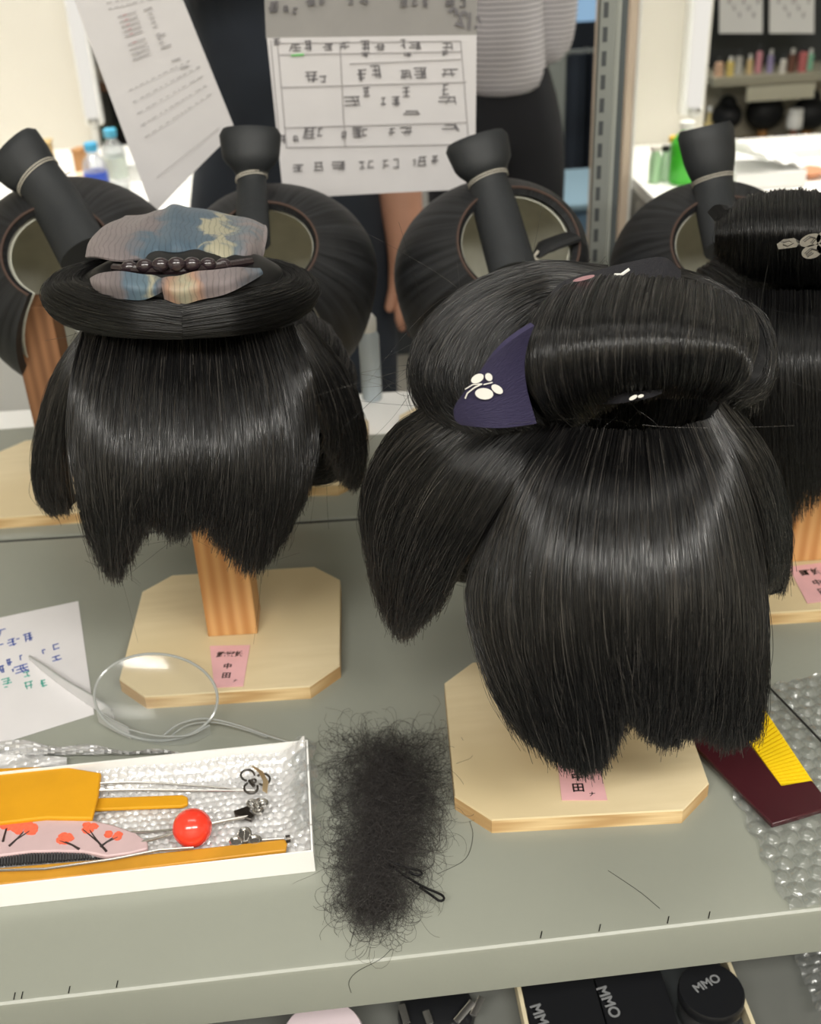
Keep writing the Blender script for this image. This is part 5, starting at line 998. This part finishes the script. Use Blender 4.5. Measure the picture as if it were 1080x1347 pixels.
# dark rack behind the left counter
RY = 2.9
def rack_unit(name, label, u0, u1, boards, Y, vtop):
    x0, x1 = far(u0, 100, Y)[0], far(u1, 100, Y)[0]; t = thing(name, label, 'rack', ((x0+x1)/2, Y, FZ))
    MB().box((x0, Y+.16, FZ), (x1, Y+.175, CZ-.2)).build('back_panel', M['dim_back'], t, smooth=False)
    for x in (x0, x1-.02): MB().box((x, Y+.13, FZ), (x+.02, Y+.16, CZ-.2)).build('upright', M['upright'], t, smooth=False)
    zs = []
    for v, mat in boards: z = far((u0+u1)/2, v, Y)[2]; MB().box((x0, Y-.02, z-.025), (x1, Y+.16, z)).build('board', mat, t, smooth=False); zs.append(z)
    return t, x0, x1, zs
tl, lx0, lx1, lzs = rack_unit('dark_rack', 'dark rack with a wooden shelf, between the left lit tube and the slanted list', 118, 330, [(102, M['tan_dark']), (215, M['tan_dark'])], 2.5, 0)
for i, (u, s_, col, nm) in enumerate(((119, 1, (225, 222, 214), 'white'), (138, 1, (215, 205, 190), 'cream'))):
    q = far(u, 92, 2.5); t = thing('small_jar', f'small {nm} jar on the wooden shelf behind the left counter', 'jar', (q[0], 2.5, lzs[0])); MB().lathe([(.02, .0004), (.022, .004), (.022, .028), (.018, .03), (.019, .031), (.019, .042), (.001, .043)], (q[0], 2.5, lzs[0]), 20).build('jar_body', P('jar_'+nm, col, .4), t)
q = far(137, 205, 2.5)
t = thing('potted_plant', 'small dim green plant on the dark rack behind the bottles', 'plant', (q[0], 2.52, lzs[1])); MB().lathe([(.022, .0004), (.03, .05), (.027, .05), (.001, .045)], (q[0], 2.52, lzs[1]), 18).build('pot', P('grey_pot', (110, 112, 108), .6), t)
m = MB(); rg = np.random.default_rng(4)
for k in range(26):
    an, le = rg.uniform(0, 6.28), rg.uniform(.05, .1); d_ = np.array([math.cos(an)*.55, math.sin(an)*.4, 1.]); p0 = np.array([q[0], 2.52, lzs[1]+.045]); m.tube([p0, p0+d_*le*.6, p0+d_*le+np.array([math.cos(an)*.02, 0, -.01])], [.003, .010, .001], 6, flat=.25)
m.build('leaves', P('dim_green_leaf', (74, 116, 84), .6), t)
tr, rx0, rx1, rzs = rack_unit('wig_rack', 'grey rack with small wigs and cosmetics behind the right counter', 937, 1330, [(90, P('cream_board', (176, 172, 152), .6)), (186, M['steel'])], 2.75, 0)
z1 = rzs[0]; MB().box((rx0+.02, 2.90, rzs[1]), (rx1-.02, 2.909, rzs[0]-.03)).build('lower_back', M['lit_back'], tr, smooth=False); MB().box((far(985, 105, 2.72)[0], 2.722, z1-.075), (far(1074, 105, 2.72)[0], 2.73, z1-.03)).build('front_panel', P('cream_rail', (206, 202, 180), .6), tr, smooth=False)
CB = CT
def bottle(label, u, vb, H, R, body, cap, lab=None, cat='bottle', neck=.38, name='drink_bottle'):
    p = atz(u, vb, CT); t = thing(name, label, cat, (p[0], p[1], CT)); c = (p[0], p[1], CT)
    MB().lathe([(R*.9, .0005), (R, .006), (R, H*.62), (R*.92, H*.7), (R*neck, H*.84), (R*neck, H*.88)], c, 24).build('bottle_body', body, t)
    MB().lathe([(R*neck*1.3, H*.87), (R*neck*1.35, H*.885), (R*neck*1.35, H*.99), (R*neck*1.1, H)], c, 20).build('cap', cap, t)
    if lab is not None: MB().lathe([(R*1.02, H*.2), (R*1.02, H*.55)], c, 24).build('bottle_label', lab, t)
    return t
bottle('drink bottle with blue label and light blue cap on the left counter', 133, 269, .128, .0245, M['pet'], P('light_blue_cap', (70, 170, 215), .4), M['label_blue'], neck=.42)
bottle('clear drink bottle with pale label, taller of the two drink bottles', 157, 248, .128, .0245, M['pet'], P('pale_blue_cap', (90, 185, 220), .4), P('pale_bottle_label', (200, 210, 200), .5), neck=.42)
def carton(label, u, vb, w, d, h, mat, name, cat, rot=.2, lid=None):
    p = atz(u, vb, CT); t = thing(name, label, cat, (p[0], p[1], CT)); R = rotz(rot)
    MB().box((-w/2, -d/2, .0005), (w/2, d/2, h), R, (p[0], p[1], CT)).build('carton', mat, t, smooth=False, bevel=.003)
    MB().box((-w/2-.002, -d/2-.002, h), (w/2+.002, d/2+.002, h+.006), R, (p[0], p[1], CT)).build('lid', lid or mat, t, smooth=False, bevel=.002); return t
carton('tan wooden box standing on the left counter against the ivory panel', 60, 224, .048, .04, .062, M['tan'], 'wooden_box', 'box', 0)
carton('small brown leather case on the left counter, behind the blue-labelled bottle', 109, 226, .022, .03, .048, P('brown_leather', (190, 140, 90), .6), 'leather_case', 'case', -.5)
carton('pink tissue pack on the left counter beside the blue-labelled bottle', 93, 266, .046, .05, .04, M['pinkcloth'], 'tissue_pack', 'tissue pack', .5, P('pink_flap', (225, 170, 172), .7))
carton('beige card packet between the pink tissues and the blue-labelled bottle', 113, 256, .02, .03, .04, P('beige_card', (222, 206, 176), .7), 'card_packet', 'packet', .1)
carton('white napkin box at the back of the left counter', 178, 236, .08, .05, .035, M['card'], 'napkin_box', 'box', 0)
p = atz(78, 246, CT); t = thing('makeup_palette', 'grey make-up palette on the left counter near the tan box', 'palette', (p[0], p[1], CT)); MB().box((p[0]-.035, p[1]-.025, CT+.0005), (p[0]+.035, p[1]+.025, CT+.01)).build('palette_case', P('grey_case', (120, 122, 128), .4), t, bevel=.002)
for k in range(3): MB().ell((p[0]-.02+k*.02, p[1], CT+.013), .008, .008, .005).build('powder_pan', M['white'], t)
bottle('bright green bottle on the right counter next to the pale lotion bottle', 898, 240, .125, .030, M['green'], P('white_cap', (236, 236, 230), .4), None, name='green_bottle')
bottle('white bottle with yellow cap beside the green bottle', 884, 238, .092, .0135, P('milky_bottle', (214, 232, 214), .35), P('yellow_cap', (232, 186, 60), .4), None, name='lotion_bottle', neck=.7)
bottle('pale green bottle with white cap nearest the ivory partition', 860, 240, .076, .0125, P('pale_green_bottle', (180, 222, 176), .3, 0, trans=.2), P('ivory_cap', (226, 222, 212), .4), None, name='lotion_bottle', neck=.7)
bottle('slim pale green bottle with black cap between two lotion bottles', 873, 238, .072, .009, P('pale_mint_bottle', (188, 222, 186), .3, 0, trans=.2), M['pin'], None, name='pump_bottle', neck=.75)
p = atz(1006, 238, CT)
t = thing('tissue_box', 'flat white box heaped with loose tissues on the right counter', 'tissue box', (p[0], p[1], CT))
MB().box((p[0]-.085, p[1]-.06, CT+.0005), (p[0]+.062, p[1]+.06, CT+.034)).build('carton', M['card'], t, smooth=False, bevel=.002)
G = np.array([[(p[0]-.085+.15*i, p[1]-.055+.10*j, CT+.036+.058*max(0, 1-1.1*i)**.8*(.75+.25*math.cos(j*3+i*5))+.008*abs(math.sin(i*14+j*9))) for j in np.linspace(0, 1, 16)] for i in np.linspace(0, 1, 26)])
MB().slab(G, .002, G.mean((0, 1))-[0, 0, 1]).build('tissue', P('white_tissue', (244, 244, 242), .9), t)
p = atz(1062, 232, CT)
t = thing('copper_dish', 'shallow copper-coloured dish beside the white tissue box', 'dish', (p[0], p[1], CT)); MB().lathe([(.02, .0005), (.036, .014), (.034, .014), (.018, .003), (.001, .003)], (p[0], p[1], CT), 28).build('dish', P('copper_dish', (220, 160, 124), .35, .2), t)
p = atz(1058, 204, CT)
t = thing('flat_white_case', 'long flat white case at the back of the right counter', 'case', (p[0], p[1], CT)); MB().box((p[0]-.06, p[1]-.02, CT+.0005), (p[0]+.12, p[1]+.03, CT+.02)).build('case', M['white'], t, bevel=.003)
# cosmetics and wigs on the right rack
rg = np.random.default_rng(17); cols = [(230, 190, 160), (236, 214, 130), (200, 200, 196), (226, 200, 150), (214, 150, 160), (170, 160, 200), (232, 228, 220), (120, 84, 70), (206, 120, 120), (150, 210, 180)]
kinds = ['peach', 'yellow', 'grey', 'beige', 'pink', 'lavender', 'white', 'brown', 'red', 'mint']
for i in range(10):
    u = 948+i*13.5; q = far(u, 80, 2.76); R_, H_ = rg.uniform(.010, .015), rg.uniform(.05, .085); c = (q[0], 2.76+rg.uniform(-.02, .03), z1); t = thing('cosmetic_bottle', f'small {kinds[i]} cosmetic bottle in the row on the cream rack board', 'bottle', c, 'bottles on the cream rack board')
    MB().lathe([(R_, .0004), (R_, H_*.7), (R_*.5, H_*.78)], c, 16).build('bottle_body', P('bottle_'+kinds[i], cols[i], .4), t); MB().lathe([(R_*.55, H_*.78), (R_*.55, H_), (R_*.4, H_*1.01)], c, 14).build('cap', M['white'] if i % 2 else M['slot'], t)
zb = rzs[1]
for i, (u, v, s_) in enumerate(((956, 152, .85), (1006, 148, 1.1), (1064, 150, 1.05))):
    q = far(u, v, 2.84); t = thing('display_wig', ['small dark wig on a block nearest the right lit tube', 'middle dark wig of three under the cream rack board', 'dark wig on a block behind the white jar'][i], 'wig', (q[0], 2.84, zb), 'dark wigs on the right rack')
    MB().ell(q, .058*s_, .055, .052*s_, 22, 14).build('cap_hair', M['hair_soft'], t); MB().ell(q+[.004, .01, .045*s_], .032*s_, .034, .028*s_).build('chignon', M['hair_soft'], t)
    MB().tube([(q[0], 2.84, zb+.012), (q[0], 2.84, q[2]-.02)], .016, 12).build('block_post', M['cedar'], t); MB().box((q[0]-.05, 2.80, zb), (q[0]+.05, 2.88, zb+.012)).build('block_base', M['ply'], t, smooth=False)
q = far(1042, 186, 2.755)
t = thing('white_jar', 'white jar on a slim brown stem before the dark wigs', 'jar', (q[0], 2.755, zb)); MB().lathe([(.02, .0005), (.02, .006), (.010, .012), (.010, .05)], (q[0], 2.755, zb), 20).build('stem', P('brown_stem', (176, 112, 84), .5), t); MB().lathe([(.012, .05), (.026, .058), (.026, .092), (.022, .098), (.024, .1), (.024, .116), (.001, .117)], (q[0], 2.755, zb), 24).build('jar_body', M['white'], t)
bq = far(934, 130, 2.72); t = thing('yellow_bottle', 'narrow yellow patterned bottle beside the right lit tube', 'bottle', (bq[0]+.014, 2.73, zb)); c = (bq[0]+.014, 2.752, zb); MB().lathe([(.012, .0005), (.014, .004), (.014, .085), (.006, .1), (.006, .125)], c, 20).build('bottle_body', P('yellow_patterned', (222, 202, 140), .5, 0, .2, 90), t); MB().lathe([(.008, .125), (.008, .14), (.001, .141)], c, 14).build('cap', M['white'], t)
for i, (u0, u1) in enumerate(((947, 1004), (1013, 1072))):
    Yn = 2.70; t, s, _ = sheet('small_notice', ['small white notice hung before the right rack, nearer the lit tube', 'small white notice hung before the right rack, second from the lit tube'][i], [(u0, -75), (u1, -75), (u1-1, 44), (u0-1, 44)], Yn, M['bright_paper'], .002, 'notices on the right rack')
    m = MB()
    for k in range(7): rscrib(m, u0+12+k*6.5, 2+(k % 3)*9, 5, 6, Yn-.001, 600+i*20+k, 4, .001)
    m.build('handwriting', M['pale_ink'], s)
    p = far((u0+u1)/2, -75, Yn); MB().tube([(p[0], Yn, p[2]-.01), (p[0], Yn+.2, p[2]+.02)], .003, 6).build('hook', M['upright'], t)
# things along the passage
g0, g1 = far(718, 150, 2.3)[0], far(743, 150, 2.3)[0]
t = thing('grey_locker', 'narrow grey steel locker edge beside the striped person', 'locker', (g0, 2.3, FZ)); MB().box((g0-.10, 2.3, FZ), (g1, 2.6, CZ-.25)).build('carcass', P('pale_grey_steel', (132, 138, 134), .45), t, smooth=False); MB().box((g0-.095, 2.294, FZ+.05), (g1-.005, 2.3, CZ-.3)).build('door', P('pale_grey_door', (140, 146, 142), .45), t, smooth=False)
q0, q1 = far(739, 330, 3.2), far(785, 245, 3.6)
c0, c1 = atz(735, 278, FZ+.25), atz(800, 240, FZ+.25)
t = thing('plastic_crate', 'pale blue plastic crate low in the passage beside the steel upright', 'crate', (c0[0]+.1, c0[1], FZ))  # added crate; its blue stands in for light reflected off the floor
MB().box((c0[0]-.05, c0[1], FZ), (c0[0]+.35, c0[1]+.4, FZ+.25)).build('crate_body', M['blueglow'], t, smooth=False, bevel=.006); MB().box((c0[0]-.06, c0[1]-.01, FZ+.25), (c0[0]+.36, c0[1]+.41, FZ+.27)).build('crate_lid', P('pale_blue_lid', (160, 190, 205), .3), t, smooth=False, bevel=.004)
t = thing('coat_rack', 'dark clothes hanging in the passage below the glazed door', 'clothes', (far(765, 180, 3.6)[0], 3.6, FZ)); a = far(740, 70, 3.6); b = far(798, 235, 3.6)
G = np.array([[(a[0]+(b[0]-a[0]+.1)*i, 3.6+.03*math.sin(i*22), a[2]+(b[2]-.12-a[2])*j) for j in np.linspace(0, 1, 8)] for i in np.linspace(0, 1, 40)]); MB().slab(G, .02).build('dark_cloth', P('dim_blue_cloth', (52, 60, 72), .9, 0, .25, 5), t); MB().tube([(a[0]-.05, 3.6, a[2]), (b[0]+.2, 3.6, a[2])], .012, 8).build('hanging_bar', M['upright'], t)
for x in (a[0]-.05, b[0]+.2): MB().tube([(x, 3.6, FZ), (x, 3.6, a[2])], .012, 8).build('stand_pole', M['upright'], t)
sc_a, sc_b = far(478, 380, 1.75)[0], far(560, 380, 1.75)[0]; zc_ = far(498, 232, 1.75)[2]
t = thing('storage_cabinet', 'cream drawer cabinet low behind the two people', 'cabinet', ((sc_a+sc_b)/2, 1.75, FZ))
MB().box((sc_a-.06, 1.75, FZ), (sc_b+.03, 2.15, zc_)).build('carcass', M['panel'], t, smooth=False, bevel=.004)
zz0 = [far(498, v, 1.75)[2] for v in (428, 366, 300, 240)]
for k in range(3): dwr = MB().box((sc_a-.05, 1.738, zz0[k]+.004), (sc_b+.02, 1.75, zz0[k+1]-.004)).build('drawer', M['white'], t, smooth=False, bevel=.002); MB().box((far(488, 300, 1.75)[0], 1.728, zz0[k+1]-.03), (far(500, 300, 1.75)[0], 1.738, zz0[k+1]-.018)).build('handle', M['upright'], dwr)
MB().box((sc_a-.05, 1.742, zz0[0]-.08), (sc_b+.02, 1.75, zz0[0])).build('open_slot', M['slot'], t, smooth=False)
MB().box((sc_b+.031, 1.9, FZ), (sc_b+.16, 2.15, zc_+.05)).build('side_unit', P('grey_green_unit', (120, 128, 118), .5), t, smooth=False)

# ================================================================== WORLD, CAMERA
w = bpy.data.worlds.new('room_air'); scene.world = w; w.use_nodes = True
w.node_tree.nodes['Background'].inputs[0].default_value = (1, .98, .95, 1); w.node_tree.nodes['Background'].inputs[1].default_value = .3
cd = bpy.data.cameras.new('camera'); co = bpy.data.objects.new('camera', cd); COL.objects.link(co)
cd.sensor_fit = 'VERTICAL'; cd.sensor_height = 36; cd.lens = F/1347*36; cd.clip_start = .01; cd.clip_end = 50
r, u, f = AX; co.matrix_world = Matrix(((r[0], u[0], -f[0], CAM[0]), (r[1], u[1], -f[1], CAM[1]), (r[2], u[2], -f[2], CAM[2]), (0, 0, 0, 1)))
cd.dof.use_dof = True; cd.dof.focus_distance = .67; cd.dof.aperture_fstop = 10
scene.camera = co
scene.view_settings.view_transform = 'Standard'; scene.view_settings.exposure = 0
scene.cycles.max_bounces = 10; scene.cycles.transparent_max_bounces = 16; scene.cycles.glossy_bounces = 6
for o in bpy.data.objects:
    if '_o' in o: del o['_o']
